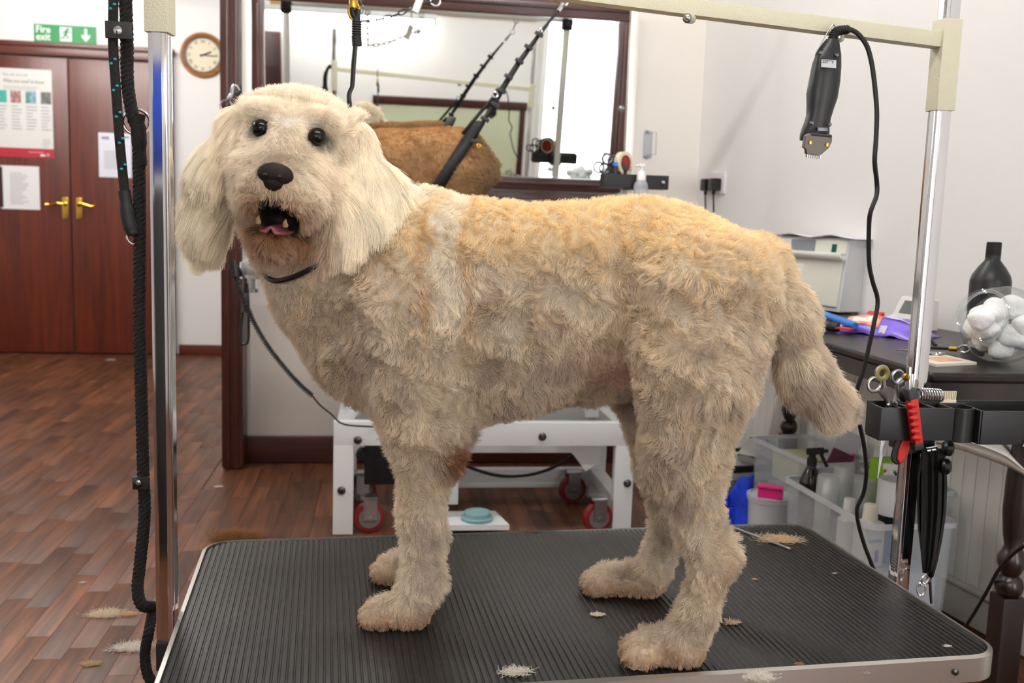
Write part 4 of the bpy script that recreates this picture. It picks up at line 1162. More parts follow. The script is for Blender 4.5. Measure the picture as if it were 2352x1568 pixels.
# ------------------------------------------------------------------ dark desk along the right-hand wall
DZ = .77
def desk():
    t = thing('desk', 'dark brown wooden desk with turned legs along the white boarded wall', 'desk', (1.3, 2.3, 0))
    dk = woodmat('desk_dark', (40, 33, 31), (26, 21, 20), .34, 1, 5, .0, spec=.3); dk2 = woodmat('desk_leg', (40, 26, 22), (26, 17, 15), .3, 2, 5, .3)
    y0, y1 = 1.655, 3.12; w = lambda y: XR + .15 * (YB - y) - .022
    top = MB(); poly = [(1.025, y0), (w(y0), y0), (w(y1), y1), (1.025, y1)]
    top.prism(poly, (0, 0, DZ - .02), (1, 0, 0), (0, 1, 0), (0, 0, 1), .02)
    obj('desk_top', top, dk, t, bevel=.006)
    ap = MB(); ap.box((1.046, (y0 + y1) / 2, DZ - .038), (.02, y1 - y0 - .03, .036)).box(((1.04 + w(y0)) / 2, y0 + .03, DZ - .038), (w(y0) - 1.05, .02, .036)).box(((1.04 + w(y1)) / 2, y1 - .03, DZ - .038), (w(y1) - 1.06, .02, .036))
    obj('apron', ap, dk2, t)
    def leg(x, y, k=1.):
        p = [(.001, 0), (.013, .0)]
        z = lambda q: q * k
        lb = MB().box((x, y, z(.145)), (.05, .05, z(.29)), None, .006)
        pr = [(.018, z(.29)), (.026, z(.297)), (.029, z(.312)), (.024, z(.326)), (.017, z(.332)), (.022, z(.342)), (.028, z(.357)), (.028, z(.37)), (.021, z(.385)), (.017, z(.395)), (.022, z(.42)), (.027, z(.47)), (.026, z(.54)), (.020, z(.62)), (.022, z(.64)), (.024, DZ - .11)]
        lb.lathe((x, y, 0), pr, 24); lb.box((x, y, DZ - .066), (.05, .05, .092), None, .003)
        obj('leg', lb, dk2, t)
    leg(1.302, 1.755); leg(1.388, 3.06, 1.15); leg(1.075, 3.06, 1.15); leg(1.61, 1.72)
desk()
on = lambda px, py, z=DZ: at(px, py, z=z)

def sterilizer():
    a = V((1.335, 3.02, DZ)); b = on(1926, 722)            # lower front corners
    d = (b - a); L = d.length; ex = d / L; ey = V((-ex.y, ex.x, 0)); ey = ey if ey.x > 0 else -ey
    a = b - ex * .40; L = .40; H = .232; D = .115
    t = thing('sterilizer_cabinet', 'white steriliser cabinet with a lipped drop-down door standing on the dark desk', 'steriliser', (a + b) / 2 + ey * .05)
    cr = mat('cabinet_cream', (228, 228, 216), .35); gy = mat('cabinet_side', (206, 206, 208), .4)
    q = lambda u, v, h: a + ex * u + ey * v + V((0, 0, h))
    pr = MB(); s = .022
    vs = [q(0, 0, .006), q(L, 0, .006), q(L, D, .006), q(0, D, .006), q(0, s, H), q(L, s, H), q(L, D, H), q(0, D, H)]
    pr.add(vs, [(0, 3, 2, 1), (4, 5, 6, 7), (0, 1, 5, 4), (1, 2, 6, 5), (2, 3, 7, 6), (3, 0, 4, 7)])
    obj('body', pr, gy, t, bevel=.003, smooth=0)
    f = lambda u, h, o=0.: a + ex * u + ey * (s * (h - .006) / H - o) + V((0, 0, h))
    def plate(n, u0, u1, h0, h1, o0, o1, m, par=t, bev=.0015):
        vs = [f(u0, h0, o0), f(u1, h0, o0), f(u1, h1, o0), f(u0, h1, o0), f(u0, h0, o1), f(u1, h0, o1), f(u1, h1, o1), f(u0, h1, o1)]
        return obj(n, MB().add(vs, [(3, 2, 1, 0), (4, 5, 6, 7), (0, 1, 5, 4), (1, 2, 6, 5), (2, 3, 7, 6), (3, 0, 4, 7)]), m, par, smooth=0, bevel=bev)
    dr = plate('door', .01, L - .01, .022, .172, 0, .006, cr)
    lip = MB(); pts = [(.006, .168), (.020, .170), (.030, .178), (.034, .190)]
    lp = []
    for u in (-.012, L + .004): lp.append([f(u, h, o) for o, h in pts])
    lip.grid(lp); obj('door_lip', lip, cr, dr, solid=.004)
    plate('fascia', .006, L - .004, .186, .228, 0, .003, cr)
    plate('window', .150, .262, .188, .226, .003, .0045, mat('window_grey', (138, 142, 152), .15))
    plate('rocker_switch', .338, .356, .190, .216, .003, .008, mat('switch_green', (12, 92, 66), .3))
    for u in (.02, L - .02): obj('foot', MB().lathe(q(u, .03, 0), [(.010, 0), (.010, .008)], 12), black_rubber, t)
    # paper lying on the lid
    g = MB(); rows = []
    for i in range(9):
        u = -.005 + i / 8 * (L - .02); rows.append([q(u + .06, .004 + v * .10, H + .002 + .012 * math.sin(i * .8) ** 2 * (1 - v)) for v in (0, .33, .66, 1)])
    g.grid(rows); obj('cloth', g, mat('cloth_lilac_white', (226, 226, 236), .8), solid=.002, loc=q(.2, .05, H), label='thin folded white cloth lying on top of the steriliser cabinet', cat='cloth')
sterilizer()

def meter():
    t = thing('control_box', 'small white sloping control box with a grey display on the desk', 'control box', on(2070, 752))
    a = on(2032, 750); b = on(2108, 762)
    d = (b - a); L = .115; ex = d.normalized(); ey = V((-ex.y, ex.x, 0)); ey = ey if ey.x > 0 else -ey
    q = lambda u, v, h: a + ex * u + ey * v + V((0, 0, h))
    wh = mat('box_white', (218, 218, 210), .4); H = .085; s = .050
    vs = [q(0, 0, 0), q(L, 0, 0), q(L, .075, 0), q(0, .075, 0), q(0, s, H), q(L, s, H), q(L, .072, H), q(0, .072, H)]
    obj('case', MB().add(vs, [(0, 3, 2, 1), (4, 5, 6, 7), (0, 1, 5, 4), (1, 2, 6, 5), (2, 3, 7, 6), (3, 0, 4, 7)]), wh, t, smooth=0, bevel=.004)
    f = lambda u, k, o: q(u, s * k, H * k) - (ey * (-H) + V((0, 0, s))).normalized() * -o if 0 else q(u, s * k, H * k) + (-ey * H + V((0, 0, s))).normalized() * o
    def pl(n, u0, u1, k0, k1, m, o=.0012):
        vs = [f(u0, k0, 0), f(u1, k0, 0), f(u1, k1, 0), f(u0, k1, 0), f(u0, k0, o), f(u1, k0, o), f(u1, k1, o), f(u0, k1, o)]
        obj(n, MB().add(vs, [(3, 2, 1, 0), (4, 5, 6, 7), (0, 1, 5, 4), (1, 2, 6, 5), (2, 3, 7, 6), (3, 0, 4, 7)]), m, t, smooth=0)
    pl('display', .022, .074, .48, .88, mat('lcd_grey', (92, 98, 98), .2))
    gr = mat('button_grey', (168, 170, 164), .5)
    for k, (u, w_) in enumerate(((.082, .008), (.096, .008))):
        for j in range(3): pl('button', u, u + w_, .52 + j * .13, .60 + j * .13, gr, .002)
meter()

def bottle():
    p = V((1.392, 2.045, DZ))
    t = thing('bottle', 'tall black plastic bottle with narrow capped neck behind the glass jar', 'bottle', p)
    obj('body', MB().lathe(p, [(.038, 0), (.044, .004), (.0445, .02), (.0445, .155), (.041, .168), (.030, .186), (.019, .200), (.0165, .204), (.0165, .215)], 36), mat('bottle_black', (24, 24, 26), .4), t)
    cap = MB().lathe(p, [(.0155, .207), (.0165, .209), (.0160, .243), (.014, .245)], 28)
    obj('cap', cap, black_matte, t)
bottle()

def jar():
    c = at(2302, 745, y=1.80); R = .080
    c.z = DZ + R * .98
    axd = (at(2222, 706, y=1.735) - c).normalized()
    t = thing('glass_jar', 'round tilted glass jar full of cotton wool on the near end of the desk', 'jar', (c.x, c.y, DZ))
    gm = bpy.data.materials.new('jar_glass'); gm.use_nodes = True; nt = gm.node_tree; N = nt.nodes; L = nt.links
    for n in list(N): N.remove(n)
    o = N.new('ShaderNodeOutputMaterial'); tr = N.new('ShaderNodeBsdfTransparent'); tr.inputs[0].default_value = (.95, .97, .97, 1); gl = N.new('ShaderNodeBsdfGlossy'); gl.inputs['Roughness'].default_value = .03
    lw = N.new('ShaderNodeLayerWeight'); lw.inputs['Blend'].default_value = .25; mr = N.new('ShaderNodeMapRange'); mr.inputs['To Min'].default_value = .03; mr.inputs['To Max'].default_value = .55
    mx = N.new('ShaderNodeMixShader'); L.new(lw.outputs['Facing'], mr.inputs['Value'])
    L.new(mr.outputs[0], mx.inputs[0]); L.new(tr.outputs[0], mx.inputs[1]); L.new(gl.outputs[0], mx.inputs[2]); L.new(mx.outputs[0], o.inputs[0])
    MATS['jar_glass'] = gm
    pr = []
    for k in range(15):
        a = math.radians(-90 + k * 9.4); pr.append((R * max(.0, math.cos(a)), R * math.sin(a) * .98))
    pr += [(.050, .070), (.049, .080)]
    pr = [p for p in pr if not (p[1] > .062 and p[0] < .046)]
    obj('bowl', MB().lathe(c, pr, 40, axd, cap=False), gm, t)
    rim = MB().ring(c + axd * .076, .0505, .0028, axd, 40, 8).ring(c + axd * .086, .0505, .0032, axd, 40, 8)
    rim.lathe(c, [(.0495, .076), (.0495, .087)], 40, axd, cap=False); obj('rim', rim, gm, t)
    cot = mat('cotton_wool', (244, 244, 244), .95, bump=.7, bscale=120); g = random.Random(4); x, y, z = basis(axd)
    spots = [axd * .088 + V((0, 0, -.010)), axd * .062 + V((0, 0, -.026)), axd * .060 + V((.012, 0, .012))]
    for k in range(400):
        p = V((g.uniform(-1, 1), g.uniform(-1, 1), g.uniform(-1, .75))) * R * .68
        if p.length < R * .68 and all((p - s).length > .0275 for s in spots): spots.append(p)
        if len(spots) > 26: break
    for k, s in enumerate(spots):
        b = MB().ball((0, 0, 0), (.0265, .024, .0225), 28, 20, Matrix.Rotation(g.uniform(0, 3), 3, 'Z') @ Matrix.Rotation(g.uniform(0, 3), 3, 'X'))
        b.v = [p * (1 + .09 * math.sin(p.x * 110 + k) * math.sin(p.y * 130 + 2 * k) + .06 * math.sin(p.z * 190 + k)) + c + s for p in b.v]
        obj('cotton_ball', b, cot, loc=c + s, label='white cotton wool ball poking out of the jar mouth' if k == 0 else 'white cotton wool ball inside the round glass jar', cat='cotton ball', group='cotton balls in the jar' if k else None)
jar()

def wipes():
    t = thing('wipes_pack', 'purple crumpled pack of wipes with cream print lying on the desk', 'wipes', on(2010, 770))
    a, b = on(1912, 755), on(2118, 782); d = (b - a); ex = d.normalized(); ey = V((-ex.y, ex.x, 0)); L = d.length; W = .17
    ey = ey if ey.y > 0 else -ey; ey = V((.75, .6, 0)).normalized()
    g = MB(); rows = []; n = 22
    H = lambda u, v: .001 + .042 * (max(0, 1 - abs(2 * u - 1) ** 3.2)) * (max(0, 1 - abs(2 * v - 1) ** 2.6)) + .006 * math.sin(u * 19 + v * 5) * math.sin(v * 13 + 2 * u) * max(0, 1 - abs(2 * u - 1) ** 4)
    for i in range(n + 1):
        u = i / n; rows.append([a + ex * (L * u) + ey * (W * (v - .25)) * (.86 + .14 * abs(2 * u - 1)) + V((0, 0, max(.001, H(u, v)))) for v in [k / 14 for k in range(15)]])
    g.grid(rows)
    pp = mat('pack_purple', (122, 98, 206), .3, noise=.25, nscale=22)
    obj('pack', g, pp, t, solid=.0016)
    def patch(n_, u0, u1, v0, v1, m, lift=.0022):
        g = MB(); rows = []
        for i in range(9):
            u = u0 + (u1 - u0) * i / 8; rows.append([a + ex * (L * u) + ey * (W * (v - .25)) * (.86 + .14 * abs(2 * u - 1)) + V((0, 0, max(.001, H(u, v)) + lift)) for v in [v0 + (v1 - v0) * k / 7 for k in range(8)]])
        g.grid(rows); obj(n_, g, m, t, solid=.0006)
    patch('print_patch', .16, .56, .10, .46, mat('pack_print', (236, 190, 160), .35, noise=1, nscale=30, rgb2=(214, 96, 60)))
    patch('print_patch', .24, .46, .16, .36, mat('pack_print_cream', (246, 236, 224), .35), .003)
    patch('label_square', .10, .16, .02, .12, mat('pack_label', (206, 204, 218), .35)); patch('label_square', .58, .66, .03, .14, MATS['pack_label'])
    patch('opening_flap', .56, .82, .36, .52, mat('pack_flap', (206, 200, 232), .3), .004)
wipes()

def tools_on_desk():
    blue = mat('handle_blue', (24, 118, 206), .35); red = mat('tool_red', (196, 36, 40), .4)
    # slicker brush with blue handle
    p, q = on(1872, 716, DZ + .028), on(1965, 748, DZ + .022)
    t = thing('slicker_brush', 'slicker brush with plain blue handle and red head leaning behind the wipes', 'brush', V((p.x, p.y, DZ)))
    obj('handle', MB().tube(spline([p, p.lerp(q, .35), p.lerp(q, .7), q], 5), [.007] + [.011] * 5 + [.0105] * 5 + [.010] * 4 + [.008], 12), blue, t)
    Rh = Matrix.Rotation(.5, 3, 'Z') @ Matrix.Rotation(-.45, 3, 'Y'); hc_ = on(1998, 732, DZ + .028)
    obj('head', MB().box(hc_, (.070, .046, .010), Rh, .003), red, t)
    obj('pin_pad', MB().box(hc_ - Rh @ V((0, 0, .008)), (.062, .040, .006), Rh, .002), mat('pad_grey', (120, 120, 122), .6), t)
    # rake with black ribbed grip
    p, q = on(1836, 740, DZ + .016), on(1925, 752, DZ + .014)
    t = thing('grooming_rake', 'grooming rake with blue tip and black ribbed grip beside the purple pack', 'rake', V((p.x, p.y, DZ)))
    r = q - p
    obj('tip', MB().tube([p - r * .02, p + r * .12], [.010, .0125], 14).ball(p - r * .01, .0105, 14, 8), blue, t)
    gb = MB(); gb.tube([p + r * .12, q], .0115, 14)
    for k in range(7): gb.ball(p + r * (.18 + k * .12), (.0135, .0135, .0135), 14, 8)
    obj('grip', gb, black_rubber, t)
    obj('blade_bar', MB().quadbox(q, q + r * .35, .03, .005, (0, 0, 1), .001), red, t)
    # red capped tube
    p, q = on(1830, 727, DZ + .01), on(1890, 736, DZ + .008); r = q - p
    t = thing('needle_file', 'thin steel file with a red end cap lying in front of the steriliser', 'file', V((p.x, p.y, DZ)))
    obj('cap', MB().tube([p, p + r * .33], .0085, 12), red, t); obj('shaft', MB().tube([p + r * .33, q + r * .3], .0035, 10), steel, t)
    # red tray with dark cloth under the rake
    c = on(1875, 752); 
    tag(obj('folded_pouch', MB().box(c + V((0, 0, .005)), (.14, .07, .009), Matrix.Rotation(.9, 3, 'Z'), .004), mat('pouch_maroon', (120, 44, 60), .6), loc=c), 'flat maroon and pale pouch under the black ribbed grip', 'pouch')
    # greeting card / tile
    k = [on(2082, 824), on(2150, 842), on(2243, 837), on(2172, 816)]
    t = thing('picture_card', 'flat white card with a pink picture lying at the desk edge', 'card', k[0].lerp(k[2], .5))
    ex, ey = k[2] - k[1], k[0] - k[1]
    k = [k[1] + ey, k[1], k[1] + ex, k[1] + ex + ey]
    vs = [V(p) for p in k] + [p + V((0, 0, .005)) for p in k]; F6 = [(3, 2, 1, 0), (4, 5, 6, 7), (0, 1, 5, 4), (1, 2, 6, 5), (2, 3, 7, 6), (3, 0, 4, 7)]
    obj('card', MB().add(vs, F6), mat('card_white', (228, 220, 208), .35), t, smooth=0)
    ctr = sum(k, V((0, 0, 0))) / 4
    pk = [ctr + (p - ctr) * .55 + ex * .04 + V((0, 0, .005)) for p in k]
    obj('picture', MB().add(pk + [p + V((0, 0, .0008)) for p in pk], F6), mat('card_pink', (214, 150, 138), .4, noise=.4, nscale=45, rgb2=(214, 186, 120)), t, smooth=0)
    # small scissors and a lead clip
    p, q = on(2058, 802, DZ + .006), on(2150, 812, DZ + .006); r = q - p
    t = thing('small_scissors', 'small steel scissors lying flat on the desk near the white card', 'scissors', V((p.x, p.y, DZ)))
    for s in (-1, 1):
        n_ = V((-r.y, r.x, 0)).normalized()
        obj('scissor_half', MB().ring(q + n_ * (s * .012) + r * .05, .010, .0022, (0, 0, 1), 18, 6).tube([q + n_ * (s * .006), p + r * .45, p + r * .1 * (1 + s) * .5], [.003, .0028, .001], 8), steel, t)
    p, q = on(2170, 800, DZ + .010), on(2222, 803, DZ + .012); r = q - p
    t = thing('snap_hook', 'brass-coloured snap hook with strap end between the bottle and the chrome post', 'hook', V((p.x, p.y, DZ)))
    obj('strap_end', MB().quadbox(p - r * .6, p + r * .2, .018, .006, (0, 0, 1), .002), black_matte, t)
    obj('barrel', MB().tube([p + r * .2, p + r * .55], .0055, 12), brass, t)
    obj('hook', MB().tube(spline([p + r * .55, p + r * .75 + V((0, 0, .008)), p + r * 1.0 + V((0, 0, .008)), p + r * 1.1 + V((0, 0, .0)), p + r * .95 - V((0, 0, .006)), p + r * .72 - V((0, 0, .005))], 5), .0026, 8), steel, t)
    # cable behind the box
    tag(obj('desk_cable', MB().tube(spline([on(1960, 745, DZ + .02), on(2000, 742, DZ + .004), on(2080, 765, DZ + .004), on(2128, 770, DZ + .004), on(2150, 792, DZ + .004)], 6), .003, 8), black_rubber, loc=on(2060, 760)), 'thin black cable running behind the purple wipes pack', 'cable')
    # clear sheet leaning in front of the steriliser
    p = at(1795, 612, y=2.80); p2 = at(1820, 612, y=2.72)
    cl = mat('clear_sheet', (235, 238, 238), .1, alpha=.25)
    a, b = V((1.20, 2.86, DZ)), V((1.235, 2.775, DZ))
    a2, b2 = a + V((.05, .03, .155)), b + V((.05, .03, .155)); nn = V((.004, .002, 0))
    tag(obj('clear_stand', MB().add([a, b, b2, a2, a + nn, b + nn, b2 + nn, a2 + nn], F6), cl, loc=a, smooth=0), 'upright clear plastic sheet standing in front of the steriliser', 'stand')
tools_on_desk()

# ------------------------------------------------------------------ socket with two plugs
def socket():
    c = (at_wall(1628, 398) + at_wall(1668, 445)) / 2
    t = thing('wall_socket', 'white double wall socket low beside the mirror', 'socket', c)
    obj('plate', MB().box(c + WN * .005, (.010, .146, .086), WRT, .003), mat('socket_white', (226, 220, 226), .35), t)
    for k, s in enumerate((-.040, .030)):
        q = c + WD * s + WN * .010 - V((0, 0, .006))
        lab = 'black plug in the socket half nearer the mirror' if s < 0 else 'black plug in the socket half farther from the mirror'
        p = thing('plug', lab, 'plug', q, 'plugs in the wall socket')
        b = MB().box(q + WN * .018, (.036, .050, .050), WRT, .010); obj('plug_body', b, black_plastic, p)
        obj('plug_cable', MB().tube(spline([q + WN * .02 - V((0, 0, .02)), q + WN * .02 - V((0, 0, .05)), q + WN * .018 - V((0, 0, .10)) + WD * .004, q + WN * .012 - V((0, 0, .20)), q + WN * .02 - V((0, 0, .46))], 5), [.007] * 4 + [.0035] * 17, 10), black_rubber, p)
socket()
def wall_hook():
    c = at(1488, 331, y=YB - .008)
    t = thing('wire_holder', 'small grey wall bracket with a wire loop beside the mirror', 'bracket', c)
    gy = mat('bracket_grey', (178, 180, 184), .4)
    a, b = at(1480, 300, y=YB - .004), at(1496, 362, y=YB - .004)
    obj('plate', MB().box(((a.x + b.x) / 2, YB - .004, (a.z + b.z) / 2), (b.x - a.x, .008, a.z - b.z), None, .003), gy, t)
    y = YB - .05
    obj('wire', MB().tube([V((a.x + .012, YB - .008, a.z - .01)), at(1508, 304, y=y), at(1506, 354, y=y), V((a.x + .012, YB - .008, b.z + .01))], .0016, 6), steel, t)
    for zz in (a.z - .004, b.z + .004): obj('screw_cap', MB().ball((a.x + .012, YB - .008, zz), (.009, .006, .008), 12, 8), mat('cap_blue_grey', (150, 158, 172), .4), t)
wall_hook()

# ------------------------------------------------------------------ tool holder on the chrome post
CY = 1.462
def cup(b, c, r, z0, z1, th=.003, seg=24):
    b.lathe((c[0], c[1], 0), [(r - th, z0 + .003), (.0, z0 + .003)] if 0 else [(.0, z0), (r, z0), (r, z1), (r - th, z1), (r - th, z0 + .004), (.0, z0 + .004)], seg)
def near_caddy():
    y = CY; g = lambda px, py, dy=0.: at(px, py, y=y + dy)
    z0, z1 = .690, .745
    xa = g(2014, 930).x; xb = g(2276, 930).x
    t = thing('tool_holder', 'black plastic tool holder clamped to the chrome post beside the desk', 'tool holder', (RP.x, RP.y - .04, z0))
    bk = mat('holder_black', (22, 22, 23), .38)
    b = MB()                                                  # slotted block: outer shell with round slots
    yb = y + .035
    b.box(((xa + .104 / 2), y + .004, (z0 + z1) / 2), (.010, .04, z1 - z0), None, .004)
    x0 = xa; n = 4; wcell = .031
    for k in range(n + 1): b.box((x0 + k * wcell, y + .004, (z0 + z1) / 2), (.005, .044, z1 - z0), None, .0015)
    for yy in (y - .018, y + .026): b.box((x0 + n * wcell / 2, yy, (z0 + z1) / 2 + (.004 if yy > y else 0)), (n * wcell + .005, .005, z1 - z0), None, .0015)
    for k in range(n): b.box((x0 + (k + .5) * wcell, y + .004, z0 + .005), (wcell, .04, .004))
    obj('slot_block', b, bk, t)
    c = MB(); cup(c, (xa + .150, y + .006), .025, z0 - .004, z1 - .002, .0035, 28); c.box((xa + .150, y + .027, (z0 + z1) / 2), (.054, .006, z1 - z0), None, .002)
    obj('cup', c, bk, t)
    tr = MB(); tx0, tx1 = xa + .176, xa + .36; z2, z3 = z0 - .006, z1 - .004; yf, yk = y - .020, y + .075
    tr.box(((tx0 + tx1) / 2, yf, (z2 + z3) / 2), (tx1 - tx0, .004, z3 - z2), None, .001).box(((tx0 + tx1) / 2, yk, (z2 + z3) / 2), (tx1 - tx0, .004, z3 - z2), None, .001)
    tr.box((tx0, (yf + yk) / 2, (z2 + z3) / 2), (.006, yk - yf, z3 - z2), None, .001).box((tx1, (yf + yk) / 2, (z2 + z3) / 2), (.004, yk - yf, z3 - z2), None, .001).box(((tx0 + tx1) / 2, (yf + yk) / 2, z2 + .002), (tx1 - tx0, yk - yf, .004))
    obj('tray', tr, bk, t)
    cl = MB().box((RP.x, RP.y - .002, z0 - .018), (.052, .060, .05), RT, .004); obj('clamp', cl, bk, t)
    for px, py in ((2166, 1028), (2160, 1070)):
        p = g(px, py, .04); kb = MB().lathe(p, [(.0, 0), (.010, 0), (.014, .004), (.014, .012), (.010, .016), (.0, .018)], 16, (1, -.3, 0)); obj('knob', kb, black_plastic, t)
    obj('corner_bracket', MB().prism([(0, 0), (.030, 0), (.018, .024), (.012, .024)], V((tx1 - .11, yf - .003, z2 - .002)), (1, 0, 0), (0, 0, 1), (0, -1, 0), .003), steel, t)
    return xa
CXA = near_caddy()
def rings_scissors(name, label, rings, pivot, tip, y, m=steel, ins=None):
    g = lambda p, dy=0.: at(p[0], p[1], y=y + dy)
    t = thing(name, label, 'scissors', g(pivot))
    for k, (rp, rr) in enumerate(rings):
        c = g(rp, .002 * k); r = rr * y / FPX * 1.03
        dirn = (g(pivot, .002 * k) - c); st = c + dirn.normalized() * r
        h = obj('handle', MB().ring(c, r, .0028, (.1, -1, .05), 28, 8).tube(spline([st, st.lerp(g(pivot), .5) + V((.002 * (1 - 2 * k), 0, 0)), g(pivot, .002 * k)], 5), [.0034] * 11, 8), m, t)
        if ins and k == ins[0]: obj('finger_insert', MB().ring(c, r * .84, .0042, (.1, -1, .05), 28, 8), ins[1], h)
        d2 = (g(tip) - g(pivot)); n_ = V((d2.z, 0, -d2.x)).normalized()
        p0 = g(pivot, .0015 * (2 * k - 1)); p1 = g(tip, .0015 * (2 * k - 1)); o = n_ * (.0055 * (1 - 2 * k) * 1.)
        bl = MB(); q = [p0 - n_ * .006, p0 + n_ * .006, p0.lerp(p1, .5) + n_ * .0045, p1 + n_ * .0006, p1 - n_ * .0006, p0.lerp(p1, .5) - n_ * .0045]; e = V((0, .0013, 0))
        bl.add(q + [v + e for v in q], [tuple(range(6)), tuple(range(11, 5, -1))] + [(i, (i + 1) % 6, 6 + (i + 1) % 6, 6 + i) for i in range(6)])
        obj('blade', bl, m, t, smooth=20)
    obj('pivot_screw', MB().lathe(g(pivot, -.004), [(.004, 0), (.0038, .0015), (.001, .002)], 14, (0, -1, 0)), steel, t)
    return t
olive = mat('insert_olive', (132, 124, 66), .5)
rings_scissors('grooming_scissors', 'long grooming scissors with an olive finger insert, point hanging below the holder', [((2008, 883), 17), ((2026, 857), 17)], (2042, 930), (2016, 1098), CY + .002, ins=(1, olive))
rings_scissors('curved_scissors', 'silver scissors with plain rings pushed fully into the holder beside the red clipper', [((2062, 866), 16), ((2072, 884), 16)], (2055, 925), (2050, 980), CY + .008)
def nail_clipper():
    y = CY - .034; g = lambda px, py, dy=0.: at(px, py, y=y + dy)
    t = thing('nail_clipper', 'red and black pet nail clipper with a coil spring hooked on the holder', 'nail clipper', g(2098, 960))
    rg = mat('grip_red', (190, 34, 30), .5)
    jaw = MB().quadbox(g(2087, 895), g(2088, 842), .005, .010, (0, 1, 0), .001).quadbox(g(2092, 890, .004), g(2094, 858, .004), .005, .008, (0, 1, 0), .001)
    obj('jaw', jaw, steel, t); obj('jaw_bolt', MB().lathe(g(2083, 866, -.004), [(.006, 0), (.006, .004), (.002, .006)], 14, (-1, -.4, 0)), brass, t)
    obj('neck', MB().quadbox(g(2091, 892), g(2094, 918), .016, .017, (0, 1, 0), .003), mat('neck_grey', (50, 50, 52), .5), t)
    b = MB(); pts = [(2094, 915), (2095, 930), (2097, 945), (2099, 960), (2101, 975), (2103, 990), (2105, 1005), (2106, 1016)]
    b.quadbox(g(2094, 914), g(2106, 1018), .014, .018, (0, 1, 0), .004)
    for k, (px, py) in enumerate(pts[1:-1]): b.ball(g(px + .5, py, -.0065), (.0085, .005, .0048), 14, 8)
    gp_ = obj('handle', b, rg, t); obj('end_cap', MB().quadbox(g(2104, 1014), g(2107, 1032), .017, .018, (0, 1, 0), .005), black_rubber, gp_)
    y2 = .018
    outer = [(2080, 975), (2072, 985), (2062, 1000), (2052, 1022), (2046, 1045), (2048, 1060), (2060, 1068), (2074, 1062), (2086, 1042), (2092, 1015), (2094, 985)]
    inner = [(2086, 975), (2079, 992), (2071, 1012), (2063, 1035), (2059, 1055), (2066, 1066), (2074, 1062), (2086, 1042), (2092, 1015), (2094, 985)]
    def slab(poly, d0, d1, m, n_, par):
        A = [g(px, py, d0) for px, py in poly]; B = [g(px, py, d1) for px, py in poly]; k = len(poly)
        return obj(n_, MB().add(A + B, [tuple(range(k)), tuple(range(2 * k - 1, k - 1, -1))] + [(i, (i + 1) % k, k + (i + 1) % k, k + i) for i in range(k)]), m, par, bevel=.003)
    h2 = slab(outer, y2, y2 + .013, black_rubber, 'handle', t); slab(inner, y2 - .003, y2 + .015, rg, 'grip_pad', h2)
    sp = MB(); n = 150; sp.tube([g(2108 + 54 * i / n, 904 + 4 * i / n, .012) + V((0, .010 * math.cos(i / n * 2 * math.pi * 9), .0095 * math.sin(i / n * 2 * math.pi * 9))) for i in range(n + 1)], .0016, 6)
    obj('coil_spring', sp, steel, t)
    obj('spring_seat', MB().ball(g(2078, 905, .016), (.011, .010, .013), 16, 10), black_plastic, t)
nail_clipper()
def small_comb():
    y = CY + .03; g = lambda px, py: at(px, py, y=y)
    a, b = g(2158, 935), g(2194, 935)
    t = thing('cream_comb', 'small cream comb with teeth upright in the holder cup', 'comb', V((a.x, y, .70)))
    m = mat('comb_cream', (226, 216, 190), .5)
    obj('comb_back', MB().box(((a.x + b.x) / 2, y, .735), (b.x - a.x, .004, .03), None, .001), m, t)
    tb_ = MB()
    for k in range(9): tb_.box((a.x + (b.x - a.x) * (k + .5) / 9, y, .757), (.0016, .003, .016))
    obj('teeth', tb_, m, t)
small_comb()
def hanging_straps():
    y = RP.y - .045; g = lambda px, py, dy=0.: at(px, py, y=y + dy)
    t = thing('belly_straps', 'bundle of black belly straps hanging under the holder along the chrome post', 'strap', g(2140, 1030))
    wb = mat('webbing_black', (16, 16, 17), .7, bump=.5, bscale=700)
    def strap(pts, w_, dy, nm='strap'):
        b = MB(); rows = []
        for px, py, hw in pts: rows.append([g(px + hw * e, py, dy + (-.006 if k % 2 else .002)) for k, e in enumerate((-1, -.72, -.36, 0, .3, .66, 1))])
        b.grid(rows); obj(nm, b, wb, t, solid=.003)
    strap([(2140, 1032, 22), (2140, 1070, 22), (2140, 1120, 22), (2139, 1180, 21), (2136, 1230, 19), (2133, 1280, 15), (2130, 1312, 9)], 1, 0)
    strap([(2156, 1030, 12), (2158, 1070, 14), (2160, 1120, 14), (2157, 1180, 14), (2150, 1235, 13), (2143, 1285, 10), (2136, 1325, 6)], 1, .010)
    strap([(2126, 1040, 8), (2120, 1090, 10), (2117, 1150, 9), (2119, 1210, 9), (2124, 1270, 7), (2126, 1315, 5)], 1, .016)
    obj('top_clip', MB().tube([g(2126, 1034), g(2150, 1030)], .006, 10), chrome, t)
    c = MB().ring(g(2124, 1330), .008, .0018, (.3, -1, 0), 18, 6).ring(g(2116, 1352), .010, .0018, (-.3, -1, 0), 18, 6, .7, 1.2).tube([g(2120, 1338), g(2118, 1346)], .004, 8)
    obj('clasp', c, chrome, t); obj('clasp', MB().ring(g(2134, 1330, .01), .007, .0018, (.6, -1, 0), 18, 6).tube([g(2136, 1336, .01), g(2139, 1385, .01)], .0025, 8), darksteel, t)
hanging_straps()
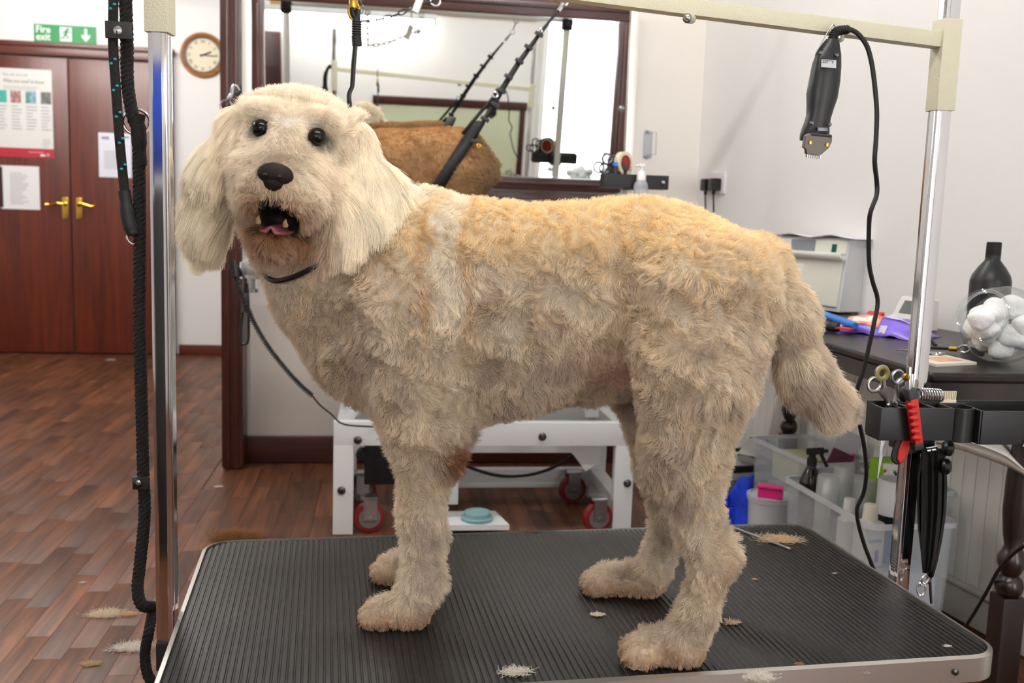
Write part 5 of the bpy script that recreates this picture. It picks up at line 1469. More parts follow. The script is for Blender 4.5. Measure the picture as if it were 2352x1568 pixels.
def lower_tray():
    y = 1.70; g = lambda px, py, dy=0.: at(px, py, y=y + dy)
    t = thing('plastic_tray', 'translucent white plastic tray with a curved lip below the black holder', 'tray', g(2250, 1020))
    m = mat('tray_white', (214, 210, 204), .4); rows = []
    top = [(2150, 1003), (2180, 1006), (2215, 1013), (2250, 1024), (2285, 1037), (2312, 1050), (2335, 1068), (2375, 1100)]
    bot = [(2150, 1018), (2180, 1025), (2215, 1035), (2250, 1047), (2285, 1060), (2312, 1070), (2335, 1082), (2375, 1102)]
    lip = MB().grid([[g(a, b, .02) for a, b in top], [g(a, (b + d) / 2, -.004) for (a, b), (c, d) in zip(top, bot)], [g(a, b, .0) for a, b in bot]])
    obj('lip', lip, mat('tray_lip', (190, 182, 168), .4), t, solid=.003)
    sh = MB().grid([[g(a, b, .02) for a, b in top], [g(a, b, .02) + V((.05, .16, .045)) for a, b in top], [g(a, b, .02) + V((.06, .20, .10)) for a, b in top]])
    obj('tray_floor', sh, m, t, solid=.003)
    hk = MB()
    for px in (2200, 2300): hk.tube([V((g(px, 1010).x + .05, y + .19, g(px, 1010).z + .05)), V((g(px, 1010).x + .05, y + .19, DZ - .02))], .003, 6)
    obj('tray_hanger', hk, steel, t)
    ln = MB()
    for k in range(3): ln.quadbox(g(2300 + 12 * k, 1020 + 4 * k, .005), g(2322 + 12 * k, 1014 + 6 * k, .005), .001, .0015)
lower_tray()

# ------------------------------------------------------------------ boxes and bottles on the floor
def clear_mat(name, rgb, a, rough=.25): return mat(name, rgb, rough, alpha=a)
cbox = clear_mat('clear_plastic', (226, 232, 238), .26)
cbox2 = clear_mat('clear_plastic_lid', (228, 232, 236), .5, .35)
F6 = [(3, 2, 1, 0), (4, 5, 6, 7), (0, 1, 5, 4), (1, 2, 6, 5), (2, 3, 7, 6), (3, 0, 4, 7)]
def crate(name, label, c, d, rot, m=None, group=None, lid=False, clips=None, th=.003, flare=.92):
    m = m or cbox
    R = Matrix.Rotation(rot, 3, 'Z'); c = V(c); lx, ly, h = d
    t = thing(name, label, 'box', c, group)
    q = lambda x, y, z: c + R @ V((x, y, z))
    o = rrect(lx, ly, .02, 4); k = len(o); b = MB()
    vs = [q(p[0] * flare, p[1] * flare, .002) for p in o] + [q(p[0], p[1], h) for p in o] + [q(p[0] - math.copysign(th, p[0]), p[1] - math.copysign(th, p[1]), h) for p in o] + [q(p[0] * flare * .97, p[1] * flare * .97, .005) for p in o]
    b.add(vs, [tuple(range(k - 1, -1, -1))] + [(l * k + i, l * k + (i + 1) % k, (l + 1) * k + (i + 1) % k, (l + 1) * k + i) for l in range(3) for i in range(k)] + [tuple(range(3 * k, 4 * k))])
    obj('bin', b, m, t)
    r2 = rrect(lx + .014, ly + .014, .025, 4); rb = MB(); rb.add([q(p[0], p[1], h - .012) for p in r2] + [q(p[0], p[1], h + .001) for p in r2] + [q(p[0], p[1], h + .001) for p in o] + [q(p[0], p[1], h - .012) for p in o], [(l * k + i, l * k + (i + 1) % k, (l + 1) % 4 * k + (i + 1) % k, (l + 1) % 4 * k + i) for l in range(4) for i in range(k)])
    obj('bin_rim', rb, cbox2, t)
    if lid:
        lb = MB().prism(rrect(lx + .02, ly + .02, .03, 4), q(0, 0, h + .002), R @ V((1, 0, 0)), R @ V((0, 1, 0)), (0, 0, 1), .010); obj('lid', lb, cbox2, t)
    for cx_, cy_, cw, cd in (clips or []):
        pk = MB().box(q(cx_, cy_, h - .010), (cw, cd, .045), R, .004).box(q(cx_, cy_, h + .012), (cw * .96, cd + .012, .006), R, .002)
        obj('clip_handle', pk, mat('clip_pink', (232, 52, 140), .4), t)
    return t, q
def floor_things():
    fl = lambda px, py, z: at(px, py, z=z)
    # clear lidded box with pink clips, a frame and a tin on its lid
    crate('storage_box', 'clear lidded storage box with pink clips nearest the back wall', (1.245, 3.25, 0), (.20, .32, .175), .08, lid=True, clips=[(-.108, -.06, .012, .10)])
    tag(obj('green_pot', MB().lathe((1.27, 3.17, .006), [(.03, 0), (.034, .002), (.036, .12), (.033, .125)], 20), mat('pot_green', (70, 90, 40), .5), loc=(1.27, 3.17, .006)), 'small dark green pot inside the clear box with pink clips', 'pot')
    tag(obj('dark_pouch', MB().box((1.22, 3.29, .05), (.10, .16, .08), Matrix.Rotation(.2, 3, 'Z'), .025), mat('pouch_dark', (78, 76, 76), .7), loc=(1.22, 3.29, .006)), 'dark grey pouch seen through the clear box with pink clips', 'pouch')
    tc = V((1.275, 3.22, .189)); R = Matrix.Rotation(.18, 3, 'Z')
    t = thing('photo_frame', 'black-rimmed white frame lying flat on the clear lidded box', 'frame', tc)
    fr = MB(); L1, L2 = .20, .24
    for x, y, a, b in ((0, -L2 / 2, L1 + .016, .016), (0, L2 / 2, L1 + .016, .016), (-L1 / 2, 0, .016, L2), (L1 / 2, 0, .016, L2)): fr.box(tc + R @ V((x, y, .011)), (a, b, .022), R, .003)
    obj('frame_rim', fr, black_matte, t); obj('panel', MB().box(tc + V((0, 0, .006)), (L1 - .01, L2 - .01, .008), R), mat('frame_white', (222, 218, 220), .3), t)
    k = tc + V((.05, -.01, .012))
    t = thing('metal_tin', 'shiny silver tin lying across the black-rimmed frame', 'tin', k)
    R2 = Matrix.Rotation(.9, 3, 'Z') @ Matrix.Rotation(-.22, 3, 'Y')
    obj('tin_body', MB().box(k + V((.0, 0, .036)), (.15, .065, .030), R2, .005), mat('tin_silver', (200, 205, 205), .18, 1.), t); obj('tin_lid', MB().box(k + V((.0, 0, .036)) + R2 @ V((.078, 0, .0)), (.006, .067, .033), R2, .001), steel, t)
    # blue cloth
    bc = V((1.13, 2.86, 0)); g = MB(); rows = []
    for i in range(13):
        u = i / 12; row = []
        for j in range(9):
            v = j / 8; row.append(bc + V((-.02 + .09 * u, .025 * math.sin(u * 7) - .015 * math.cos(3 * v), .008 + .230 * v * (.72 + .28 * float(sstep(np.array(u), .25, .5))))))
        rows.append(row)
    g.grid(rows); tag(obj('blue_cloth', g, mat('cloth_blue', (22, 62, 200), .8, noise=.3, nscale=30), loc=bc, solid=.010), 'crumpled bright blue cloth beside the tub with a pink clip', 'cloth')
    # round tub with pink clip
    tc = V((1.205, 2.755, 0)); t = thing('clip_tub', 'clear tub with one bright pink clip handle in front of the boxes', 'tub', tc)
    obj('tub', MB().lathe(tc, [(.050, 0), (.058, .004), (.066, .190), (.070, .193), (.070, .200), (.064, .200), (.056, .010), (.0, .008)], 32), cbox2, t)
    obj('lid', MB().lathe(tc, [(.071, .201), (.072, .210), (.060, .213), (.058, .208), (.0, .208)], 32), cbox2, t)
    R3 = Matrix.Rotation(-.5, 3, 'Z'); obj('clip_handle', MB().box(tc + V((-.022, -.050, .228)), (.075, .016, .034), R3, .005).box(tc + V((-.022, -.048, .248)), (.078, .036, .007), R3, .003).tube([tc + V((.01, -.06, .215)), tc + V((-.05, -.03, .215))], .006, 8), MATS['clip_pink'], t)
    # big clear box
    crate('storage_box', 'large clear open storage box with high sloping sides under the desk', (1.345, 2.80, 0), (.20, .36, .345), .149)
    tag(obj('yellow_sheet', MB().box((1.355, 2.86, .265), (.13, .16, .09), Matrix.Rotation(.12, 3, 'Z'), .006), mat('sheet_lime', (206, 210, 168), .6), loc=(1.355, 2.86, .22)), 'pale yellow-green packet lying in the large clear box', 'packet')
    tag(obj('dark_towel', MB().box((1.345, 2.80, .115), (.13, .27, .20), Matrix.Rotation(.12, 3, 'Z'), .03), mat('towel_grey', (128, 128, 138), .9), loc=(1.345, 2.80, .012)), 'folded grey towel filling the large clear box', 'towel')
    p = V((1.405, 2.72, .222)); R4 = Matrix.Rotation(-.5, 3, 'Z') @ Matrix.Rotation(.35, 3, 'Y')
    t = thing('blister_pack', 'clear blister pack with a maroon and pink card sticking out of the large clear box', 'packet', p)
    obj('card', MB().box(p + V((0, 0, .10)), (.075, .003, .20), R4), mat('blister_clear', (206, 202, 210), .3, alpha=.75), t, smooth=0)
    obj('printed_card', MB().box(p + V((0, -.004, .105)), (.066, .004, .06), R4), mat('card_maroon', (96, 48, 66), .5), t, smooth=0); obj('pink_stripe', MB().box(p + V((.026, -.018, .102)), (.012, .003, .06), R4), mat('stripe_pink', (220, 60, 110), .5), t, smooth=0)
    # crates in front
    crate('storage_box', 'clear open crate crowded with bottles next to the near table', (1.285, 2.33, 0), (.235, .44, .325), .06, flare=.95)
    crate('storage_box', 'narrow clear crate standing against the white wall boards', (1.478, 2.47, 0), (.095, .28, .34), .149, flare=.95)
    tag(obj('crate_towel', MB().box((1.285, 2.33, .10), (.195, .39, .18), Matrix.Rotation(.06, 3, 'Z'), .03), mat('towel_blue_grey', (196, 204, 216), .9), loc=(1.285, 2.33, .012)), 'folded pale blue-grey towel under the bottles in the crowded crate', 'towel')
    FZ = .1915
    def trigger(p, label, R, H, mb, mh, face, liquid=None):
        t = thing('spray_bottle', label, 'bottle', p)
        obj('body', MB().lathe(p, [(R * .9, 0), (R, .004), (R, H * .52), (R * .93, H * .62), (R * .6, H * .74), (R * .36, H * .80), (R * .36, H * .86)], 28), mb, t)
        if liquid: obj('liquid', MB().lathe(p, [(R * .86, .004), (R * .93, H * .3), (0, H * .3)], 24), liquid, t)
        f = V(face).normalized(); z = V((0, 0, 1)); c = p + z * H * .80
        obj('collar', MB().lathe(c, [(R * .44, 0), (R * .44, H * .09), (R * .3, H * .11)], 16), mh, t)
        hd = MB().quadbox(c + z * H * .17 - f * R * .55, c + z * H * .20 + f * R * 1.0, R * .55, R * .55, z, R * .12).tube([c + z * H * .09, c + z * H * .19], R * .3, 12).quadbox(c + z * H * .2 + f * R * .9, c + z * H * .2 + f * R * 1.35, R * .28, R * .28, z, R * .05)
        obj('trigger_head', hd, mh, t)
        obj('trigger', MB().tube(spline([c + z * H * .17 + f * R * .7, c + z * H * .10 + f * R * .95, c + z * H * .0 + f * R * 1.35], 4), [R * .16] * 9, 8), mh, t)
        return t
    gk = mat('glossy_black', (14, 14, 15), .12, coat=.6)
    p = V((1.205, 2.490, FZ)); t = trigger(p, 'glossy black trigger spray bottle in the crowded crate', .031, .225, gk, black_matte, (.9, -.35, 0))
    obj('gold_label', MB().lathe(p, [(.0313, .03), (.0313, .05)], 28, cap=False), mat('label_dark_gold', (60, 46, 18), .4), t)
    cb = clear_mat('bottle_clear', (222, 226, 220), .5, .2)
    liq = mat('liquid_olive', (92, 92, 60), .2, alpha=.8)
    for k, (x, y, H, lab) in enumerate(((1.215, 2.405, .175, 'clear capped bottle next to the glossy black spray bottle'), (1.292, 2.47, .185, 'clear capped bottle behind the others, tallest of the clear ones'), (1.318, 2.40, .165, 'clear bottle half full of dark olive liquid before the lime box'))):
        p = V((x, y, FZ))
        t = thing('clear_bottle', lab, 'bottle', p, 'clear bottles in the crate')
        obj('body', MB().lathe(p, [(.028, 0), (.031, .003), (.031, H * .55), (.022, H * .64), (.014, H * .68), (.014, H * .72)], 24), cb, t)
        obj('liquid', MB().lathe(p, [(.027, .004), (.0285, H * (.2, .2, .42)[k]), (0, H * (.2, .2, .42)[k])], 20), liq, t)
        obj('nozzle', MB().lathe(p, [(.013, H * .70), (.012, H * .84), (.005, H * .9), (.004, H * .95)], 14), white_plastic, t)
        obj('cap', MB().lathe(p, [(.031, H * .56), (.029, H * .98), (.026, H), (0, H)], 24), clear_mat('cap_clear', (230, 232, 230), .4, .3), t)
    c = V((1.478, 2.53, .006)); R5 = Matrix.Rotation(.35, 3, 'Z') @ Matrix.Rotation(.05, 3, 'Y')
    t = thing('lime_box', 'lime green cardboard box with blue and orange print standing in the narrow crate', 'box', c)
    o_ = c + V((-.03, 0, .19)); obj('carton', MB().box(o_, (.085, .05, .37), R5, .002), mat('lime_green', (150, 204, 44), .45), t, smooth=0)
    obj('blue_panel', MB().box(o_ + R5 @ V((.012, -.0255, .10)), (.05, .002, .10), R5), mat('panel_blue', (32, 44, 160), .45), t, smooth=0); obj('orange_panel', MB().box(o_ + R5 @ V((-.034, -.0255, .165)), (.012, .002, .03), R5), mat('panel_orange', (236, 96, 30), .45), t, smooth=0)
    p = V((1.345, 2.325, FZ)); trigger(p, 'clear spray bottle with white trigger and yellow-green liquid in the crate', .030, .225, clear_mat('bottle_yellow', (198, 206, 90), .7, .2), white_plastic, (.55, -.8, 0), mat('liquid_yellow', (176, 190, 40), .25))
    p = V((1.312, 2.235, FZ)); t = thing('shampoo_can', 'large blue can with black band and big white cap in the crate', 'can', p)
    bl = mat('can_blue', (28, 112, 186), .3)
    obj('can', MB().lathe(p, [(.039, 0), (.0425, .004), (.0425, .100), (.0425, .104)], 32), bl, t)
    obj('band', MB().lathe(p, [(.043, .092), (.043, .120), (.041, .122)], 32), black_plastic, t)
    cap_y = V((-.55, -.835, 0)); text('band_print', 'ANTI', mat('band_ink', (150, 150, 155), .5), t, p + V((-.006, -.0435, .100)), V((.95, -.3, 0)), (0, 0, 1), .012)
    obj('cap', MB().lathe(p, [(.042, .121), (.043, .125), (.0425, .204), (.039, .211), (0, .213)], 32), mat('cap_white', (222, 222, 226), .3), t)
    for k, (x, y, lab) in enumerate(((1.218, 2.285, 'short white bottle with tapered cap in the crate'), (1.228, 2.195, 'white square bottle with cream cap at the near end of the crate'))):
        p = V((x, y, FZ)); t = thing('white_bottle', lab, 'bottle', p, 'white bottles in the crate')
        bw = mat('bottle_white', (222, 220, 214), .4)
        if k: obj('body', MB().box(p + V((0, 0, .058)), (.062, .05, .115), Matrix.Rotation(.2, 3, 'Z'), .012), bw, t)
        else: obj('body', MB().lathe(p, [(.024, 0), (.027, .003), (.027, .09), (.018, .098), (.016, .102)], 24), bw, t)
        z0 = .114 if k else .10
        obj('cap', MB().lathe(p, [(.019, z0), (.019, z0 + .006), (.017, z0 + .042), (.013, z0 + .045), (0, z0 + .045)] if k else [(.017, z0), (.014, z0 + .045), (.0, z0 + .047)], 20), mat('cap_cream', (226, 220, 206), .45) if k else white_plastic, t)
        if k: obj('label_print', MB().box(p + V((.004, -.0258, .07)), (.04, .002, .008), Matrix.Rotation(.2, 3, 'Z')), mat('print_blue_grey', (140, 150, 175), .5), t, smooth=0); obj('blue_mark', MB().box(p + V((.012, -.0245, .03)), (.010, .002, .03), Matrix.Rotation(.2, 3, 'Z')), mat('mark_blue', (36, 58, 190), .5), t, smooth=0)
    p = V((1.205, 2.335, FZ)); tag(obj('grey_cap_tube', MB().lathe(p, [(.012, 0), (.014, .003), (.014, .075), (.011, .078), (.0105, .108), (0, .110)], 18), mat('tube_grey', (86, 86, 92), .45), loc=p), 'slim grey tube standing between the clear and white bottles', 'tube')
floor_things()
tag(obj('floor_cable', MB().tube(spline([at(2370, 1245, y=1.62), at(2335, 1265, y=1.66), at(2296, 1305, y=1.72), at(2268, 1355, y=1.80), at(2242, 1400, y=1.88), at(2222, 1432, y=1.95), at(2200, 1470, y=2.0)] , 6) + [V((1.36, 2.05, .005)), V((1.36, 2.2, .004))], .0038, 8), black_rubber, loc=at(2268, 1355, y=1.80)), 'black cable trailing down past the turned desk leg', 'cable')
# ------------------------------------------------------------------ far grooming table in white steel, with its arm
def far_table():
    t = thing('lift_table', 'white steel lift table with red-wheeled castors in front of the mirror', 'table', (.35, 3.24, 0))
    W_ = white_metal; x0, x1, y0, y1 = -.145, .842, 3.05, 3.44; ZT = .875
    b = MB(); b.box((.20, 3.25, ZT - .020), (1.22, .60, .032), None, .006); obj('table_top', b, mat('far_top_grey', (112, 112, 112), .6), t)
    rim = MB()
    for yy in (2.946, 3.554): rim.box((.20, yy, ZT - .018), (1.234, .010, .04), None, .002)
    for xx in (-.413, .813): rim.box((xx, 3.25, ZT - .018), (.010, .60, .04), None, .002)
    obj('rim', rim, MATS['aluminium'], t)
    for yy in (y0, y1):
        obj('beam', MB().box(((x0 + x1) / 2, yy, .335), (x1 - x0, .04, .078), None, .003), W_, t)
        for xx in (x0 + .032, x1 - .032):
            obj('leg', MB().box((xx, yy, .150), (.064, .04, .296), None, .003), W_, t)
    for xx in (x0 + .032, x1 - .032):
        obj('side_rail', MB().box((xx, (y0 + y1) / 2, .085), (.05, y1 - y0 - .03, .05), None, .003), W_, t)
        obj('side_rail', MB().box((xx, (y0 + y1) / 2, .335), (.05, y1 - y0 - .03, .05), None, .003), W_, t)
    obj('rear_rail', MB().box(((x0 + x1) / 2 + .1, y1 + .01, .075), (x1 - x0 - .25, .04, .07), None, .003), W_, t)
    obj('centre_rail', MB().box(((x0 + x1) / 2, (y0 + y1) / 2 + .03, .255), (x1 - x0 - .12, .05, .075), None, .003), W_, t)
    # lifting links and gusset plates
    for yy in (3.13, 3.36):
        obj('lift_link', MB().quadbox((.46, yy, .34), (.70, yy, .80), .03, .055, (0, 1, 0), .003), W_, t)
        obj('lift_link', MB().quadbox((-.10, yy, .36), (.10, yy, .80), .03, .055, (0, 1, 0), .003), W_, t)
        obj('gusset', MB().prism([(0, 0), (.13, 0), (.15, -.09), (.10, -.125)], (.60, yy - .005, .31), (1, 0, 0), (0, 0, 1), (0, 1, 0), .01), W_, t)
    sf = MB()
    for yy in (3.03, 3.47): sf.box((.20, yy, ZT - .06), (1.0, .04, .045), None, .003)
    obj('upper_frame', sf, W_, t)
    for xx in (-.09, .735): obj('upper_strut', MB().box((xx, 3.25, .60), (.05, .05, .5), None, .003), W_, t)
    # motor and cables
    obj('motor_box', MB().box((.03, 3.30, .185), (.16, .16, .145), None, .006).tube([(-.06, 3.2, .22), (-.06, 3.4, .22)], .018, 14), black_matte, t)
    obj('motor_plate', MB().box((.03, 3.32, .275), (.18, .18, .03), None, .003), mat('plate_grey', (150, 150, 150), .4), t)
    obj('motor_cable', MB().tube(spline([(.11, 3.38, .2), (.30, 3.42, .13), (.45, 3.43, .085), (.60, 3.43, .10), (.72, 3.42, .17), (.80, 3.38, .28)], 6), .006, 8), black_rubber, t)
    obj('column', MB().box((.245, 3.20, .18), (.05, .05, .25), None, .003), W_, t)
    # foot control
    fp = MB().prism([(-.12, 0), (.125, 0), (.095, .15), (-.10, .15)], (.30, 3.00, .022), (1, 0, 0), (0, 1, 0), (0, 0, 1), .018); obj('pedal_plate', fp, W_, t)
    tl = mat('teal_button', (126, 164, 168), .4); obj('pedal_button', MB().lathe((.325, 3.055, .038), [(.052, 0), (.054, .012), (.046, .016), (.046, .022), (.044, .030), (.026, .036), (0, .037)], 28), tl, t)
    for p in ((-.069, 3.028, .315), (.528, 3.028, .328), (-.118, 3.028, .15), (.821, 3.028, .17)):
        h = obj('bolt', MB().lathe(p, [(.013, 0), (.013, .004), (.009, .007)], 16, (0, -1, 0)).lathe((p[0], p[1] - .006, p[2]), [(.006, 0), (.006, .003)], 6, (0, -1, 0)), darksteel, t)
    redw = mat('wheel_red', (118, 22, 24), .45)
    for xx, yy in ((x1 - .115, 3.035), (x1 - .135, 3.37), (x0 + .115, 3.06), (x0 + .085, 3.36)):
        ax = V((.18, -1, 0)).normalized(); sd = V((1, .18, 0)).normalized(); w0 = V((xx, yy, .052))
        c = obj('castor', MB().box(w0 + V((0, 0, .066)), (.055, .05, .010), None, .002).quadbox(w0 + V((0, 0, .064)) + ax * .021, w0 + ax * .021 - V((0, 0, .006)), .045, .004, ax).quadbox(w0 + V((0, 0, .064)) - ax * .021, w0 - ax * .021 - V((0, 0, .006)), .045, .004, ax).tube([w0 - ax * .027, w0 + ax * .027], .006, 10), MATS['brushed_steel'], t)
        obj('wheel', MB().lathe(w0 - ax * .014, [(.036, 0), (.049, .001), (.0515, .006), (.0515, .022), (.049, .027), (.036, .028)], 28, ax), redw, c)
        obj('wheel_hub', MB().lathe(w0 - ax * .016, [(.035, 0), (.035, .032)], 24, ax), mat('hub_grey', (112, 108, 106), .4), c)
far_table()
def far_arm():
    t = thing('grooming_gantry', 'square steel overhead gantry over the far table in front of the mirror', 'gantry', (.2, 3.25, .85))
    y = 3.25; sq = mat('satin_steel', (214, 212, 206), .38, .85)
    a = at(567, 100, y=y).x; b = at(1457, 60, y=y).x
    for x in (a, b):
        obj('post', MB().box((x, y, 1.33), (.028, .028, .98), None, .002), sq, t)
        c = obj('post_clamp', MB().box((x + (.02 if x < 0 else -.02), y - .005, .835), (.075, .09, .055), None, .006), white_metal, t)
        obj('clamp_screw', MB().tube([(x + (.02 if x < 0 else -.02), y - .02, .81), (x + (.02 if x < 0 else -.02), y - .02, .775)], .008, 10).lathe((x + (.02 if x < 0 else -.02), y - .02, .775), [(.018, -.012), (.018, 0)], 10), steel, c)
    obj('rail', MB().box(((a + b) / 2, y, 1.815), (b - a + .05, .028, .028), None, .002), sq, t)
    for x in (a, b):
        obj('rail_clamp', MB().box((x, y, 1.805), (.045, .045, .075), None, .004), black_matte, t)
        obj('rail_knob', MB().lathe((x, y + .022, 1.80), [(.006, 0), (.006, .014), (.018, .018), (.020, .028), (.014, .034), (0, .034)], 16, (0, 1, 0)), black_plastic, t)
    obj('adjust_screw', MB().lathe((at(1430, 250, y=y).x, y - .005, at(1430, 250, y=y).z), [(.010, 0), (.010, .012), (.006, .016)], 12, (-1, -.3, 0)), steel, t)
    for px in (830, 1000, 1300): 
        x = at(px, 0, y=y).x; obj('rail_eye', MB().ring((x, y, 1.793), .010, .002, (0, -1, .0), 16, 6), steel, t)
    return a, b
FA, FB = far_arm()
FY = 3.25
fg_ = lambda px, py, dy=0.: at(px, py, y=FY + dy)
def chain_links(b, p, q, sag, L, r=.0022, wid=.010):
    n = max(3, int((V(q) - V(p)).length / (L * .78))); pts = [V(p).lerp(V(q), k / n) - V((0, 0, sag * math.sin(math.pi * k / n))) for k in range(n + 1)]
    for k in range(n):
        c = (pts[k] + pts[k + 1]) / 2; d = (pts[k + 1] - pts[k]).normalized(); x, y, z = basis(d, (0, 1, 0)); s = x if k % 2 else y
        b.tube([c + d * (L / 2 * math.cos(a)) + s * (wid / 2 * math.sin(a)) for a in [2 * math.pi * i / 14 for i in range(14)]], r, 6, True)
def links(t, m, *args):
    b = MB(); chain_links(b, *args); nv = 14 * 6
    for k in range(len(b.v) // nv):
        q = MB(); q.v = b.v[k * nv:(k + 1) * nv]; q.f = [tuple(i - k * nv for i in f) for f in b.f if k * nv <= f[0] < (k + 1) * nv]; obj('link', q, m, t)
def far_chain():
    t = thing('chain', 'steel link chain with a white tube in place of its bright highlight, sagging in front of the mirror', 'chain', fg_(900, 30))
    for args in ((fg_(830, 48), fg_(950, 16), .012, .030, .0024, .014), (fg_(975, 8), fg_(1000, 3), 0, .030, .0024, .014), (fg_(830, 48), V((fg_(826, 0).x, FY, 1.80)), 0, .030, .0024, .014)): links(t, darksteel, *args)
    obj('highlight_tube', MB().tube([fg_(953, 28), fg_(962, 6), fg_(968, -14)], .012, 12), mat('highlight_white', (245, 244, 240), .3), t)  # white tube stands in for a bright highlight on the chain
    obj('highlight_hanger', MB().tube([fg_(968, -12), V((fg_(968, 0).x, FY, 1.805))], .003, 6), steel, t)
    obj('end_ring', MB().ring(fg_(1000, 3), .016, .0025, (.1, -1, .2), 20, 6).tube([fg_(1000, -8), V((fg_(1000, 0).x, FY, 1.795))], .0022, 6), steel, t)
far_chain()
def side_clip():
    t = thing('lead_clip', 'nickel trigger clip and ring on a black strap at the dark post', 'clip', fg_(535, 230))
    g = fg_
    obj('strap', MB().quadbox(g(548, 214), g(546, 300), .022, .004, (0, 1, 0), .001).quadbox(g(560, 200), g(548, 214), .02, .004, (0, 1, 0), .001), black_matte, t)
    obj('clip_body', MB().tube(spline([g(547, 203), g(540, 196), g(534, 204), g(532, 216), g(524, 230)], 5), [.004] * 6 + [.0065] * 10 + [.007] * 4 + [.006], 8).tube(spline([g(547, 203), g(551, 207), g(545, 210)], 4), .003, 8), brass if 0 else steel, t)
    obj('ring', MB().ring(g(519, 243), .0175, .0028, (.1, -1, .1), 24, 8), steel, t)
    links(t, steel, g(515, 262), g(514, 296), 0, .022, .0022, .011)
side_clip()
def control_cord():
    g = lambda px, py: at(px, py, y=2.90)
    t = thing('coiled_cord', 'black coiled control cord with handset hanging from the far table edge', 'cord', g(560, 640))
    top = g(540, 622)
    obj('handset', MB().tube([V((-.42, 2.95, .84)), g(534, 606), g(541, 634)], [.010, .013, .012], 12), black_plastic, t)
    p = spline([g(541, 634), g(556, 680), g(578, 730), g(612, 790), g(655, 846), g(690, 884), g(717, 908)], 8)
    L = [0.]
    for i in range(1, len(p)): L.append(L[-1] + (p[i] - p[i - 1]).length)
    turns = 62; N_ = turns * 8; out = []
    for k in range(N_ + 1):
        s = L[-1] * k / N_; i = max(0, min(len(p) - 2, next((j for j in range(len(L) - 1) if L[j + 1] >= s), len(p) - 2))); f = (s - L[i]) / max(L[i + 1] - L[i], 1e-9)
        c = p[i].lerp(p[i + 1], f); d = (p[i + 1] - p[i]).normalized(); x, y, z = basis(d, (0, 1, 0)); a = 2 * math.pi * turns * k / N_
        r = .0062 * (1.25 if k < N_ * .3 else 1); out.append(c + x * r * math.cos(a) + y * r * math.sin(a))
    obj('coil', MB().tube(out, .0022, 6), black_rubber, t)
    obj('straight_end', MB().tube(spline([g(717, 908), g(735, 930), g(760, 950), g(790, 974), V((-.02, 3.02, .36))], 5), .0028, 8), black_rubber, t)
    h = lambda px, py: at(px, py, y=2.93)
    t2 = thing('cord_loop', 'black strap loop hanging below the far table clamp', 'loop', h(562, 720))
    obj('loop', MB().tube(spline([h(564, 640), h(560, 690), h(556, 735), h(551, 770), h(554, 788), h(562, 790), h(570, 782), h(571, 745), h(570, 700), h(567, 650)], 5), .0042, 8), black_rubber, t2)
    obj('wrap', MB().tube([h(562, 672), h(562, 716)], .010, 12), mat('wrap_grey', (66, 66, 70), .6), t2)
    obj('hanger', MB().tube([h(565, 645), V((-.42, 2.95, .85))], .0045, 8), black_rubber, t2)
control_cord()

